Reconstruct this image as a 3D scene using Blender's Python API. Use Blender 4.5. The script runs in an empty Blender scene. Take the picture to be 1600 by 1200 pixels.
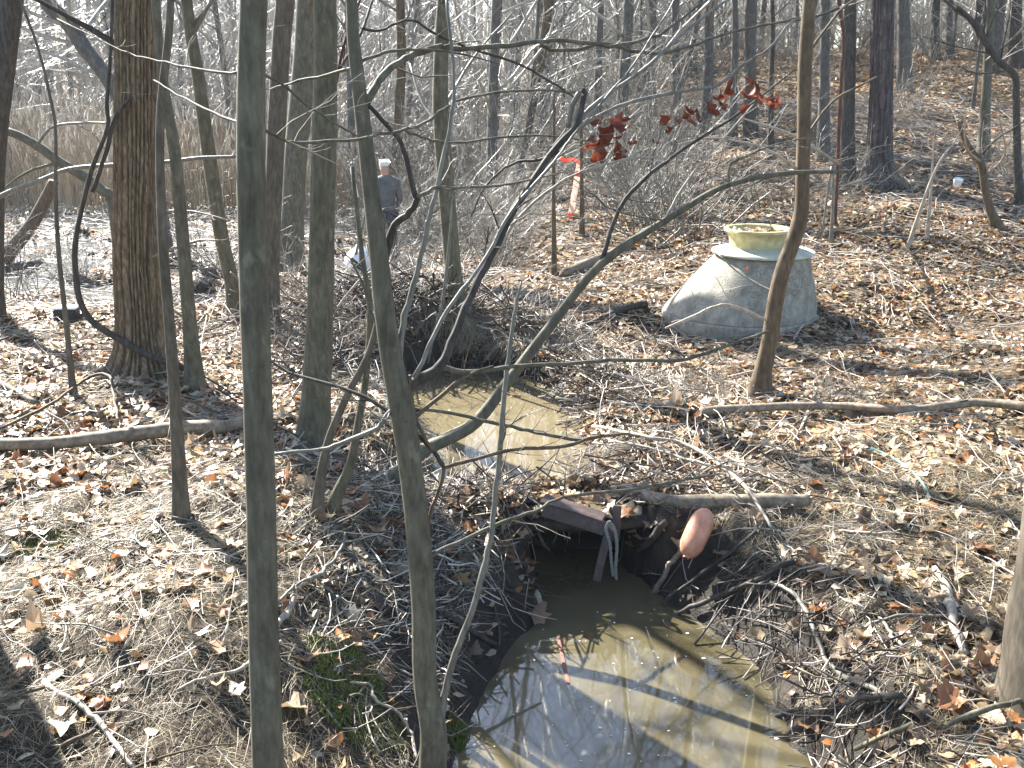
import bpy, bmesh, math, random
import numpy as np
from mathutils import Vector, Matrix
rng = np.random.default_rng(7)
random.seed(7)
PI = math.pi
SC = bpy.context.scene
COL = SC.collection

# ------------------------------------------------------------------ camera, sky, sun, exposure
F_PX, PITCH, CAM = 1570.0, math.radians(16.7), np.array([0.0, 0.0, 2.9])
cam_data = bpy.data.cameras.new('camera')
cam_data.sensor_width = 36.0
cam_data.lens = 36.0 * F_PX / 1600.0
cam_data.clip_start = 0.05
cam_data.clip_end = 2000
cam = bpy.data.objects.new('camera', cam_data)
cam.location = CAM
cam.rotation_euler = (PI / 2 - PITCH, 0, 0)
COL.objects.link(cam)
SC.camera = cam

SUN_AZ, SUN_EL = math.radians(-38), math.radians(38)      # azimuth measured from +Y, clockwise
sun_vec = Vector((math.sin(SUN_AZ) * math.cos(SUN_EL), math.cos(SUN_AZ) * math.cos(SUN_EL), math.sin(SUN_EL)))
sd = bpy.data.lights.new('sun', 'SUN')
sd.energy = 5.0
sd.angle = math.radians(0.5)
sd.color = (1.0, 0.96, 0.90)
sun = bpy.data.objects.new('sun', sd)
sun.rotation_euler = sun_vec.to_track_quat('Z', 'Y').to_euler()
COL.objects.link(sun)
world = bpy.data.worlds.new('World')
SC.world = world
world.use_nodes = True
wn = world.node_tree
bg = wn.nodes['Background']
sky = wn.nodes.new('ShaderNodeTexSky')
sky.sky_type = 'NISHITA'
sky.sun_disc = False
sky.sun_elevation = SUN_EL
sky.sun_rotation = SUN_AZ
sky.air_density = 1.0
sky.dust_density = 1.0
sky.ozone_density = 1.5
wn.links.new(sky.outputs['Color'], bg.inputs['Color'])
bg.inputs['Strength'].default_value = 0.07
SC.view_settings.view_transform = 'Standard'
SC.view_settings.look = 'None'
SC.view_settings.gamma = 1
SC.view_settings.use_curve_mapping = False
SC.view_settings.exposure = 2.5
SC.cycles.max_bounces = 5
SC.cycles.diffuse_bounces = 2
SC.cycles.glossy_bounces = 2
SC.cycles.transmission_bounces = 3
SC.cycles.volume_bounces = 0

# ------------------------------------------------------------------ small maths
def hsh(ix, iy, s=0):
    n = (ix.astype(np.int64) * 374761393 + iy.astype(np.int64) * 668265263 + s * 1442695041) & 0xffffffff
    n = ((n ^ (n >> 13)) * 1274126177) & 0xffffffff
    return ((n ^ (n >> 16)) & 0xffff) / 65535.0
def noise(x, y, s=0):
    x = np.asarray(x, float); y = np.asarray(y, float)
    ix, iy = np.floor(x), np.floor(y)
    fx, fy = x - ix, y - iy
    fx = fx * fx * (3 - 2 * fx); fy = fy * fy * (3 - 2 * fy)
    a, b, c, d = hsh(ix, iy, s), hsh(ix + 1, iy, s), hsh(ix, iy + 1, s), hsh(ix + 1, iy + 1, s)
    return (a + (b - a) * fx) * (1 - fy) + (c + (d - c) * fx) * fy - 0.5
def fbm(x, y, o=3, s=0):
    r, a = 0, 1.0
    for k in range(o):
        r = r + a * noise(x * 2 ** k, y * 2 ** k, s + k); a *= 0.5
    return r
def sstep(a, b, x):
    t = np.clip((x - a) / (b - a), 0, 1)
    return t * t * (3 - 2 * t)
cP, sP = math.cos(PITCH), math.sin(PITCH)
def ray(px, py):
    v = (600 - py) / F_PX
    return np.array([(px - 800) / F_PX, cP + sP * v, -sP + cP * v])
def at(px, py, Y):                       # the point seen at a photo pixel, at distance Y ahead
    d = ray(px, py); t = Y / d[1]
    return CAM + d * t, t
def atz(px, py, z):
    d = ray(px, py); return CAM + d * ((z - 2.9) / d[2])

# ------------------------------------------------------------------ terrain
LOWER = [atz(x, y, 0)[:2] for x, y in [(690, 1330), (692, 1200), (705, 1120), (735, 1060), (800, 1005), (850, 960), (838, 920), (826, 880), (826, 858), (960, 858), (985, 900), (1040, 945), (1100, 982), (1175, 1045), (1225, 1110), (1270, 1200), (1310, 1330)]]
UPPER = [atz(x, y, .30)[:2] for x, y in [(585, 610), (620, 655), (655, 700), (700, 742), (760, 758), (850, 752), (905, 722), (900, 665), (872, 625), (828, 590), (795, 580), (752, 573), (700, 574), (655, 583), (615, 595)]]
MARSH = [(-2.9, 11.6), (-5, 12.2), (-8, 13.8), (-13, 16), (-19, 21), (-12, 24), (-5, 22.5), (-2.3, 18.5), (-1.9, 14)]
def sdf(x, y, poly):
    x = np.asarray(x, float); y = np.asarray(y, float)
    d = np.full(x.shape, 1e9); ins = np.zeros(x.shape, bool)
    n = len(poly)
    for i in range(n):
        ax, ay = poly[i]; bx, by = poly[(i + 1) % n]
        ex, ey = bx - ax, by - ay
        wx, wy = x - ax, y - ay
        t = np.clip((wx * ex + wy * ey) / (ex * ex + ey * ey), 0, 1)
        d = np.minimum(d, (wx - ex * t) ** 2 + (wy - ey * t) ** 2)
        c = ((ay > y) != (by > y)) & (x < ex * (y - ay) / (ey if abs(ey) > 1e-9 else 1e-9) + ax)
        ins ^= c
    d = np.sqrt(d)
    return np.where(ins, -d, d)
def terrain(x, y, fine=True):
    x = np.asarray(x, float); y = np.asarray(y, float)
    xc = 0.5 - 0.17 * np.clip(y - 4, 0, 8)
    right = sstep(-0.9, 0.6, x - xc)
    z = 0.64 * (1 - right) + 0.44 * right
    z = z - 0.30 * sstep(9.6, 11.8, y) * sstep(0.3, -2.0, x)
    z = z - 0.42 * sstep(11, 17, y) * sstep(1.0, -2.5, x) * (1 - sstep(22, 40, y))
    z = z + 0.14 * np.clip(y - 9.5, 0, 24) * sstep(0.0, 6.5, x + 0.04 * (y - 10))
    z = z + 0.05 * np.clip(x - 1.5, 0, 20) * sstep(12, 5, y)
    z = z + 0.06 * np.clip(-x - 2.2, 0, 6) * sstep(10, 7, y)
    z = z + 0.07 * np.clip(y - 38, 0, 80) * (1 - .5 * sstep(0, 10, x))
    amp = 1 - 0.5 * sstep(10, 30, y)
    z = z + (0.17 * fbm(x * .7 + 3, y * .7, 3, 1)) * np.where(y > 12, 1.0, amp)
    z = z + 0.06 * fbm(x * 3.1, y * 3.1, 3, 5)
    z = z + .36 * np.exp(-(((x + .75) / .85) ** 2 + ((y - 9.85) / .5) ** 2)) * (1 - .5 * sstep(10.2, 11.5, y))
    z = z - np.clip(z - .37, 0, 1) * np.minimum(1, 1.7 * np.exp(-(((x + .1) / 1.0) ** 2 + ((y - 6.15) / .42) ** 2)))
    # carved pools
    ln = noise(x * 4, y * 4, 9) * .10 + noise(x * 11, y * 11, 11) * .05
    d1 = sdf(x, y, LOWER) + ln * sstep(-.3, .05, np.abs(x - .3) + np.abs(y - 5.9) - .7)
    notch = sstep(1.0, .55, np.hypot(x - .42, y - 6.0))
    w = (.50 + .55 * sstep(0.2, -.6, x)) * (1 - notch) + .07 * notch
    s = sstep(-.8 * w, w, d1)
    z = -.35 + (z + .35) * s
    d2 = sdf(x, y, UPPER) + ln
    w2 = .34 - .27 * sstep(8.5, 8.9, y)
    s = sstep(-.85 * w2, w2, d2)
    z = np.where(d2 < 3, .0 + z * s, z)
    # marsh hollow with hummocks
    d3 = sdf(x, y, MARSH)
    m = sstep(.9, -.9, d3)
    hum = .0 + .32 * np.clip(fbm(x * 1.1, y * 2.2, 3, 21) + .02, -.25, .6)
    z = z * (1 - m) + hum * m
    # low mound of debris right of the upper pool's head
    z = z + .22 * np.exp(-(((x - .2) / .38) ** 2 + ((y - 9.55) / .3) ** 2))
    if fine:
        z = z + 0.018 * fbm(x * 14, y * 14, 2, 31) * sstep(26, 8, y)
    return z
TT = 2.0 * (60.0 ** (np.linspace(0, 1, 900)))
def ghit(px, py):
    d = ray(px, py)
    P = CAM[None, :] + TT[:, None] * d[None, :]
    below = np.nonzero(P[:, 2] < terrain(P[:, 0], P[:, 1], False))[0]
    k = below[0] if len(below) else len(TT) - 1
    if k == 0: return P[0], TT[0]
    lo, hi = TT[k - 1], TT[k]
    for _ in range(8):
        m = .5 * (lo + hi); q = CAM + m * d
        if q[2] < terrain(q[0], q[1], False): hi = m
        else: lo = m
    return CAM + hi * d, hi

# ------------------------------------------------------------------ materials
def mat(name, rough=.8, spec=.3):
    m = bpy.data.materials.new(name); m.use_nodes = True
    nt = m.node_tree; p = nt.nodes['Principled BSDF']
    p.inputs['Roughness'].default_value = rough
    p.inputs['Specular IOR Level'].default_value = spec
    return m, nt, p
def ramp(nt, fac, stops):
    r = nt.nodes.new('ShaderNodeValToRGB'); e = r.color_ramp.elements
    while len(e) < len(stops): e.new(.5)
    for i, (pos, c) in enumerate(stops):
        e[i].position = pos; e[i].color = (*c, 1)
    nt.links.new(fac, r.inputs['Fac']); return r.outputs['Color']
def coords(nt, scale, which='Object'):
    t = nt.nodes.new('ShaderNodeTexCoord'); mp = nt.nodes.new('ShaderNodeMapping')
    mp.inputs['Scale'].default_value = scale
    nt.links.new(t.outputs[which], mp.inputs['Vector']); return mp.outputs['Vector']
def ntex(nt, vec, scale, detail=4, rough=.6):
    n = nt.nodes.new('ShaderNodeTexNoise'); n.inputs['Scale'].default_value = scale
    n.inputs['Detail'].default_value = detail; n.inputs['Roughness'].default_value = rough
    nt.links.new(vec, n.inputs['Vector']); return n.outputs['Fac']
def bump(nt, p, h, strength, dist=.01):
    b = nt.nodes.new('ShaderNodeBump'); b.inputs['Strength'].default_value = strength; b.inputs['Distance'].default_value = dist
    nt.links.new(h, b.inputs['Height']); nt.links.new(b.outputs['Normal'], p.inputs['Normal'])
def mixc(nt, f, a, b, mode='MIX'):
    m = nt.nodes.new('ShaderNodeMix'); m.data_type = 'RGBA'; m.blend_type = mode
    for v, k in ((f, 0), (a, 6), (b, 7)):
        if isinstance(v, (int, float)): m.inputs[k].default_value = v
        elif isinstance(v, tuple): m.inputs[k].default_value = (*v, 1)
        else: nt.links.new(v, m.inputs[k])
    return m.outputs[2]
def bark(name, c1, c2, c3, zs=.25, sc=40, bs=.5, rough=.75, blotch=None, spec=.35, attr=False):
    m, nt, p = mat(name, rough, spec)
    v = coords(nt, (1, 1, zs))
    f = ntex(nt, v, sc, 6, .65)
    c = ramp(nt, f, [(.32, c1), (.52, c2), (.72, c3)])
    v2 = coords(nt, (1, 1, .6))
    f2 = ntex(nt, v2, 9, 4)
    c = mixc(nt, ramp(nt, f2, [(.35, (.55, .55, .55)), (.65, (1.25, 1.22, 1.18))]), c, c, 'MULTIPLY') if False else mixc(nt, 1.0, c, ramp(nt, f2, [(.3, (.62, .62, .6)), (.65, (1.0, 1.0, 1.0))]), 'MULTIPLY')
    if blotch:
        f3 = ntex(nt, v2, 16, 5, .55)
        c = mixc(nt, ramp(nt, f3, [(.62, (0, 0, 0)), (.70, (.35, .35, .35))]), c, blotch)
        f5 = ntex(nt, coords(nt, (1, 1, 2.5)), 30, 3, .5)
        c = mixc(nt, ramp(nt, f5, [(.64, (0, 0, 0)), (.72, (.5, .5, .5))]), c, (.05, .045, .03))
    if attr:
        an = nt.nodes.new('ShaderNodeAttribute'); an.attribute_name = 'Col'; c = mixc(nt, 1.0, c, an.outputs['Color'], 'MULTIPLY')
    nt.links.new(c, p.inputs['Base Color'])
    bump(nt, p, f, bs, .004)
    return m
M_grey = bark('smooth_grey_bark', (.068, .062, .040), (.122, .112, .078), (.175, .162, .115), blotch=(.27, .255, .19), bs=.8)
M_mid = bark('grey_brown_bark', (.07, .058, .04), (.12, .10, .073), (.18, .155, .115))
M_olive = bark('olive_bark', (.068, .061, .038), (.125, .113, .073), (.18, .164, .108), blotch=(.27, .255, .18), bs=.8)
M_dark = bark('dark_bark', (.03, .025, .02), (.06, .052, .042), (.11, .10, .085))
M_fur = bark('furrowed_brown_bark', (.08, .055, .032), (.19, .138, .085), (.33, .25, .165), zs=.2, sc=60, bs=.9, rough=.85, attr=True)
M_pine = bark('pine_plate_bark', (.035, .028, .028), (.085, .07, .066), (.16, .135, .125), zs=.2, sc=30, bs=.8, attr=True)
M_brown = bark('brown_bark', (.065, .044, .026), (.12, .086, .05), (.18, .13, .08))
M_twig = bark('grey_twig_bark', (.10, .095, .075), (.17, .16, .13), (.26, .245, .2), rough=.5, spec=.5)
M_pale = bark('pale_dead_twig', (.22, .19, .15), (.36, .31, .25), (.48, .42, .34), rough=.6)
M_red = bark('red_brown_twig', (.05, .018, .012), (.09, .034, .02), (.13, .06, .04), rough=.5)
M_bg = bark('distant_bark', (.07, .065, .06), (.12, .115, .105), (.18, .17, .15))
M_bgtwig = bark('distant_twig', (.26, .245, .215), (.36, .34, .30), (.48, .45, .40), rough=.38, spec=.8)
M_log = bark('weathered_log', (.13, .10, .07), (.25, .20, .14), (.36, .30, .22), zs=1, sc=30)

def m_ground():
    m, nt, p = mat('leaf_strewn_soil', .85, .3)
    v = coords(nt, (1, 1, 1))
    vo = nt.nodes.new('ShaderNodeTexVoronoi'); vo.inputs['Scale'].default_value = 17
    wv = nt.nodes.new('ShaderNodeVectorMath'); wv.operation = 'ADD'
    nn = nt.nodes.new('ShaderNodeTexNoise'); nn.inputs['Scale'].default_value = 9; nt.links.new(v, nn.inputs['Vector'])
    sc = nt.nodes.new('ShaderNodeVectorMath'); sc.operation = 'SCALE'; sc.inputs['Scale'].default_value = .12
    nt.links.new(nn.outputs['Color'], sc.inputs[0]); nt.links.new(v, wv.inputs[0]); nt.links.new(sc.outputs[0], wv.inputs[1])
    nt.links.new(wv.outputs[0], vo.inputs['Vector'])
    sep = nt.nodes.new('ShaderNodeSeparateColor'); nt.links.new(vo.outputs['Color'], sep.inputs[0])
    leafc = ramp(nt, sep.outputs[0], [(0, (.04, .024, .014)), (.25, (.17, .11, .06)), (.5, (.30, .22, .13)), (.8, (.40, .32, .20)), (1, (.28, .14, .06))])
    leafc = mixc(nt, 1.0, leafc, ramp(nt, vo.outputs['Distance'], [(.0, (1, 1, 1)), (.55, (.35, .33, .3))]), 'MULTIPLY')
    fs = ntex(nt, coords(nt, (60, 260, 40)), 1, 5)
    soil = ramp(nt, fs, [(.3, (.012, .009, .006)), (.5, (.035, .026, .017)), (.7, (.11, .085, .055))])
    at_ = nt.nodes.new('ShaderNodeAttribute'); at_.attribute_name = 'cover'
    sp = nt.nodes.new('ShaderNodeSeparateColor'); nt.links.new(at_.outputs['Color'], sp.inputs[0])
    c = mixc(nt, sp.outputs[0], soil, leafc)
    c = mixc(nt, sp.outputs[1], c, (.026, .022, .017))      # wet mud at the water line, same dark tone on steep banks
    nt.links.new(c, p.inputs['Base Color'])
    r = nt.nodes.new('ShaderNodeMapRange'); r.inputs['To Min'].default_value = .85; r.inputs['To Max'].default_value = .3
    nt.links.new(sp.outputs[1], r.inputs['Value']); nt.links.new(r.outputs[0], p.inputs['Roughness'])
    bump(nt, p, ntex(nt, v, 60, 6, .7), .9, .02)
    return m
M_ground = m_ground()

def m_leaf(name, attr=True, stops=None, trans=.25):
    m, nt, p = mat(name, .42, .5)
    if attr:
        a = nt.nodes.new('ShaderNodeAttribute'); a.attribute_name = 'Col'; c = a.outputs['Color']
    else:
        oi = nt.nodes.new('ShaderNodeObjectInfo'); c = ramp(nt, oi.outputs['Random'], stops)
    f = ntex(nt, coords(nt, (1, 1, 1)), 55, 4)
    c = mixc(nt, 1.0, c, ramp(nt, f, [(.3, (.6, .57, .55)), (.65, (1, 1, 1))]), 'MULTIPLY')
    nt.links.new(c, p.inputs['Base Color'])
    if trans:
        tr = nt.nodes.new('ShaderNodeBsdfTranslucent'); mx = nt.nodes.new('ShaderNodeMixShader'); mx.inputs[0].default_value = trans
        nt.links.new(c, tr.inputs['Color'])
        out = [n for n in nt.nodes if n.type == 'OUTPUT_MATERIAL'][0]
        nt.links.new(p.outputs[0], mx.inputs[1]); nt.links.new(tr.outputs[0], mx.inputs[2]); nt.links.new(mx.outputs[0], out.inputs[0])
    return m
M_leaf = m_leaf('dry_leaf')
M_bigleaf = m_leaf('large_dry_leaf', False, [(0, (.36, .24, .14)), (.25, (.44, .34, .22)), (.5, (.26, .14, .07)), (.7, (.38, .17, .07)), (.88, (.5, .41, .29)), (1, (.16, .09, .05))])
M_redleaf = m_leaf('red_brown_hanging_leaf', False, [(0, (.17, .035, .016)), (.5, (.25, .065, .025)), (1, (.11, .025, .014))], .35)
M_orangeleaf = m_leaf('orange_clinging_leaf', False, [(0, (.55, .16, .05)), (1, (.45, .12, .04))], .4)
def m_attr(name, rough=.6):
    m, nt, p = mat(name, rough, .4)
    a = nt.nodes.new('ShaderNodeAttribute'); a.attribute_name = 'Col'
    nt.links.new(a.outputs['Color'], p.inputs['Base Color']); return m
M_straw = m_attr('dry_straw', .5)

def m_water(name, c1, c2, bs, sc, rough=.03):
    m, nt, p = mat(name, rough, .5)
    p.inputs['IOR'].default_value = 1.6
    p.inputs['Specular IOR Level'].default_value = 1.0
    v = coords(nt, (1, 1, 1))
    f = ntex(nt, v, 1.6, 4)
    nt.links.new(ramp(nt, f, [(.35, c1), (.65, c2)]), p.inputs['Base Color'])
    f2 = ntex(nt, v, sc, 3, .5)
    bump(nt, p, f2, bs, .02)
    return m
M_water = m_water('murky_tan_water', (.075, .064, .033), (.115, .098, .056), .010, 4)
M_water2 = m_water('murky_tan_water_upper', (.12, .098, .055), (.165, .135, .08), .012, 4)
M_marsh = m_water('marsh_water_surface', (.04, .04, .035), (.09, .085, .07), .7, 9, .2)

def simple(name, c, rough=.6, var=.25, sc=20, bs=.3, metal=0):
    m, nt, p = mat(name, rough, .4)
    f = ntex(nt, coords(nt, (1, 1, 1)), sc, 6, .65)
    lo = tuple(x * (1 - var) for x in c); hi = tuple(min(1, x * (1 + var)) for x in c)
    nt.links.new(ramp(nt, f, [(.3, lo), (.7, hi)]), p.inputs['Base Color'])
    p.inputs['Metallic'].default_value = metal
    bump(nt, p, f, bs, .004); return m
def m_concrete():
    m, nt, p = mat('stained_concrete', .8, .3)
    v = coords(nt, (1, 1, 1))
    f = ntex(nt, v, 9, 8, .7)
    c = ramp(nt, f, [(.3, (.15, .14, .11)), (.5, (.245, .232, .185)), (.7, (.35, .335, .27))])
    f2 = ntex(nt, coords(nt, (1, 1, .15)), 14, 5, .6)       # run-down streaks
    c = mixc(nt, ramp(nt, f2, [(.50, (0, 0, 0)), (.72, (.6, .6, .6))]), c, (.12, .105, .08))
    f3 = ntex(nt, v, 5, 5, .7)
    f4 = ntex(nt, v, 45, 3, .6)
    pit = mixc(nt, 1.0, ramp(nt, f3, [(.50, (0, 0, 0)), (.57, (1, 1, 1))]), ramp(nt, f4, [(.50, (0, 0, 0)), (.57, (1, 1, 1))]), 'MULTIPLY')
    c = mixc(nt, pit, c, (.17, .14, .10))
    nt.links.new(c, p.inputs['Base Color'])
    bump(nt, p, f4, .5, .01); return m
M_conc = m_concrete()
M_rim = simple('yellow_cream_rim', (.44, .38, .19), .55, .45, 7, .2)
M_flange = simple('pale_flange', (.42, .42, .32), .55, .2, 12, .2)
M_float = simple('faded_orange_plastic', (.56, .25, .15), .5, .38, 9, .5)
M_rust = simple('rust_brown_board', (.085, .06, .05), .6, .4, 25, .5)
M_soil = simple('dark_wet_soil', (.04, .03, .022), .8, .5, 22, 1.0)
M_rope = simple('grey_frayed_rope', (.22, .22, .20), .9, .3, 90, .6)
M_white = simple('white_plastic', (.85, .85, .85), .35, .04, 10, .1)
M_black = simple('black_plastic', (.02, .02, .022), .4, .2, 10, .1)
M_teal = simple('teal_hose_plastic', (.14, .30, .27), .4, .2, 10, .1)
M_pink = simple('pinkish_white_lath', (.88, .72, .66), .6, .06, 20, .1)
M_flag = simple('fluorescent_orange_tape', (.95, .16, .03), .4, .06, 20, .1)
for m_ in (M_pink, M_flag):
    nt_ = m_.node_tree; p_ = nt_.nodes['Principled BSDF']; tr_ = nt_.nodes.new('ShaderNodeBsdfTranslucent'); mx_ = nt_.nodes.new('ShaderNodeMixShader'); mx_.inputs[0].default_value = .55
    tr_.inputs['Color'].default_value = (.95, .78, .70, 1) if m_ is M_pink else (.95, .2, .05, 1)
    nt_.links.new(p_.outputs[0], mx_.inputs[1]); nt_.links.new(tr_.outputs[0], mx_.inputs[2])
    nt_.links.new(mx_.outputs[0], [q for q in nt_.nodes if q.type == 'OUTPUT_MATERIAL'][0].inputs['Surface'])
M_jacket = simple('slate_blue_jacket', (.10, .105, .11), .8, .3, 12, .3)
M_trouser = simple('dark_trousers', (.03, .035, .05), .85, .3, 12, .3)
M_skin = simple('skin', (.45, .28, .2), .6, .1, 10, .1)
M_cap = simple('white_cap_cloth', (.8, .8, .8), .8, .05, 10, .1)
M_redrefl = simple('faded_red_reflection', (.20, .085, .06), .6, .2, 20, .2)  # colour stands in for a red reflection on the pool
M_moss = simple('moss', (.10, .12, .025), .95, .5, 60, 1.0)

# ------------------------------------------------------------------ mesh building
class MB:
    def __init__(s): s.v = []; s.f = []; s.n = 0; s.c = []
    def add(s, V, F, col=None):
        V = np.asarray(V, float).reshape(-1, 3); F = np.asarray(F, np.int64)
        s.v.append(V); s.f.append(F + s.n); s.n += len(V)
        if col is not None: s.c.append(np.broadcast_to(np.asarray(col, float), (len(V), 3)))
    def tubes(s, P, R, sides=4, cap=True, col=None):
        """P n,k,3 ; R n,k"""
        P = np.asarray(P, float); R = np.asarray(R, float)
        if P.ndim == 2: P = P[None]; R = R[None]
        n, k, _ = P.shape
        T = np.empty_like(P)
        T[:, 1:-1] = P[:, 2:] - P[:, :-2]; T[:, 0] = P[:, 1] - P[:, 0]; T[:, -1] = P[:, -1] - P[:, -2]
        T /= np.linalg.norm(T, axis=2, keepdims=True) + 1e-12
        D = P[:, -1] - P[:, 0]; D /= np.linalg.norm(D, axis=1, keepdims=True) + 1e-12
        ref = np.where(np.abs(D[:, 2:3]) > .7, np.array([[1., 0, 0]]), np.array([[0, 0, 1.]]))
        U = np.cross(T, ref[:, None, :]); U /= np.linalg.norm(U, axis=2, keepdims=True) + 1e-12
        W = np.cross(T, U)
        a = np.arange(sides) * 2 * PI / sides
        V = P[:, :, None, :] + R[:, :, None, None] * (np.cos(a)[None, None, :, None] * U[:, :, None, :] + np.sin(a)[None, None, :, None] * W[:, :, None, :])
        base = (np.arange(n) * k * sides)[:, None, None]
        i = np.arange(k - 1)[None, :, None] * sides; j = np.arange(sides)[None, None, :]; j2 = (j + 1) % sides
        F = np.stack([base + i + j, base + i + j2, base + i + sides + j2, base + i + sides + j], -1).reshape(-1, 4)
        c = None
        if col is not None:
            c = np.repeat(np.asarray(col, float), k * sides, axis=0) if np.ndim(col) == 2 else col
        s.add(V.reshape(-1, 3), F, c)
        if cap and sides > 4:
            for e in range(n):
                for row, flip in ((0, False), (k - 1, True)):
                    idx = s.n - n * k * sides + e * k * sides + row * sides + np.arange(sides)
                    idx = idx[::-1] if not flip else idx
                    s.caps = getattr(s, 'caps', []); s.caps.append(idx.tolist())
    def build(s, name, m, parent=None, origin=None, smooth=True):
        V = np.concatenate(s.v)
        if origin is not None: V = V - np.asarray(origin)[None, :]
        me = bpy.data.meshes.new(name)
        idx = [f.reshape(-1) for f in s.f]; tot = [np.full(len(f), f.shape[1]) for f in s.f]
        for cp in getattr(s, 'caps', []):
            idx.append(np.array(cp)); tot.append(np.array([len(cp)]))
        idx = np.concatenate(idx); tot = np.concatenate(tot)
        me.vertices.add(len(V)); me.vertices.foreach_set('co', V.astype(np.float32).ravel())
        me.loops.add(len(idx)); me.loops.foreach_set('vertex_index', idx.astype(np.int32))
        me.polygons.add(len(tot)); st = np.concatenate([[0], np.cumsum(tot)[:-1]])
        me.polygons.foreach_set('loop_start', st.astype(np.int32)); me.polygons.foreach_set('loop_total', tot.astype(np.int32))
        me.update(calc_edges=True)
        if smooth: me.polygons.foreach_set('use_smooth', np.ones(len(tot), bool))
        if s.c:
            C = np.concatenate(s.c); a = me.color_attributes.new('Col', 'FLOAT_COLOR', 'POINT')
            a.data.foreach_set('color', np.concatenate([C, np.ones((len(C), 1))], 1).astype(np.float32).ravel())
        me.materials.append(m)
        o = bpy.data.objects.new(name, me); COL.objects.link(o)
        if parent is not None: o.parent = parent
        elif origin is not None: o.location = origin
        return o
def tag(o, label, cat=None, group=None, kind=None):
    if label: o['label'] = label
    if cat: o['category'] = cat
    if group: o['group'] = group
    if kind: o['kind'] = kind
    return o
def empty(name, loc, label, cat, group=None):
    o = bpy.data.objects.new(name, None); o.empty_display_size = .1; o.location = loc; COL.objects.link(o)
    return tag(o, label, cat, group)
def copy_tree(o, parent=None):
    c = o.copy(); COL.objects.link(c)
    if parent is not None: c.parent = parent
    for ch in KIDS.get(o.name, []): copy_tree(ch, c)
    return c
KIDS = {}
def smooth_path(P, R, step=None, per=4):
    P = np.asarray(P, float); R = np.asarray(R, float)
    if len(P) < 3:
        t = np.linspace(0, 1, per * (len(P) - 1) + 1) * (len(P) - 1)
        i = np.minimum(t.astype(int), len(P) - 2); f = (t - i)[:, None]
        return P[i] * (1 - f) + P[i + 1] * f, R[i] * (1 - f[:, 0]) + R[i + 1] * f[:, 0]
    Q = np.vstack([2 * P[0] - P[1], P, 2 * P[-1] - P[-2]])
    out, ro = [], []
    for i in range(len(P) - 1):
        p0, p1, p2, p3 = Q[i], Q[i + 1], Q[i + 2], Q[i + 3]
        for k in range(per):
            t = k / per
            out.append(.5 * (2 * p1 + (p2 - p0) * t + (2 * p0 - 5 * p1 + 4 * p2 - p3) * t * t + (3 * p1 - p0 - 3 * p2 + p3) * t ** 3))
            ro.append(R[i] * (1 - t) + R[i + 1] * t)
    out.append(P[-1]); ro.append(R[-1])
    return np.array(out), np.array(ro)
def norm(a): return a / (np.linalg.norm(a, axis=-1, keepdims=True) + 1e-12)
def grow(P, R, n, tmin, tmax, ang, Lfrac, rfrac, K, wob, up, r, rmin=.0012, L=None):
    """children of the polylines P[m,k,3]: n in all, as arrays n,K,3"""
    m, k, _ = P.shape
    par = r.integers(0, m, n)
    t = r.uniform(tmin, tmax, n) * (k - 1)
    i = np.minimum(t.astype(int), k - 2); f = (t - i)[:, None]
    p0 = P[par, i] * (1 - f) + P[par, i + 1] * f
    r0 = R[par, i] * (1 - f[:, 0]) + R[par, i + 1] * f[:, 0]
    tan = norm(P[par, i + 1] - P[par, i])
    plen = np.linalg.norm(np.diff(P, axis=1), axis=2).sum(1)[par]
    perp = norm(np.cross(tan, r.normal(size=(n, 3))))
    a = np.radians(r.uniform(ang[0], ang[1], n))[:, None]
    d = norm(tan * np.cos(a) + perp * np.sin(a) + np.array([0, 0, up]))
    ln = (plen * Lfrac if L is None else L) * r.uniform(.55, 1.25, n) * (1.15 - .5 * (t / (k - 1)))
    Q = np.empty((n, K, 3)); Q[:, 0] = p0
    for q in range(1, K):
        d = norm(d + r.normal(size=(n, 3)) * wob + np.array([0, 0, up * .3]))
        Q[:, q] = Q[:, q - 1] + d * (ln / (K - 1))[:, None]
    rr = np.maximum(r0 * rfrac, rmin)
    return Q, np.maximum(rr[:, None] * np.linspace(1, .3, K)[None, :], rmin * .6)
def twigs_on(mb, P, R, r, dens=9, L=.35, sides=3, up=.12, lvl2=True, rmin=.0011, tmin=.05):
    ln = np.linalg.norm(np.diff(P, axis=0), axis=1).sum()
    n = max(1, int(ln * dens))
    Q, S = grow(P[None], R[None], n, tmin, 1, (25, 75), 0, .4, 6, .17, up, r, rmin, L=L)
    S = np.minimum(S, .0032 + 0 * S)
    mb.tubes(Q, S, sides)
    if lvl2:
        Q2, S2 = grow(Q, S, n * 2, .2, .95, (25, 60), 0, .6, 4, .15, up, r, rmin * .8, L=L * .38)
        mb.tubes(Q2, S2, 3)

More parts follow.
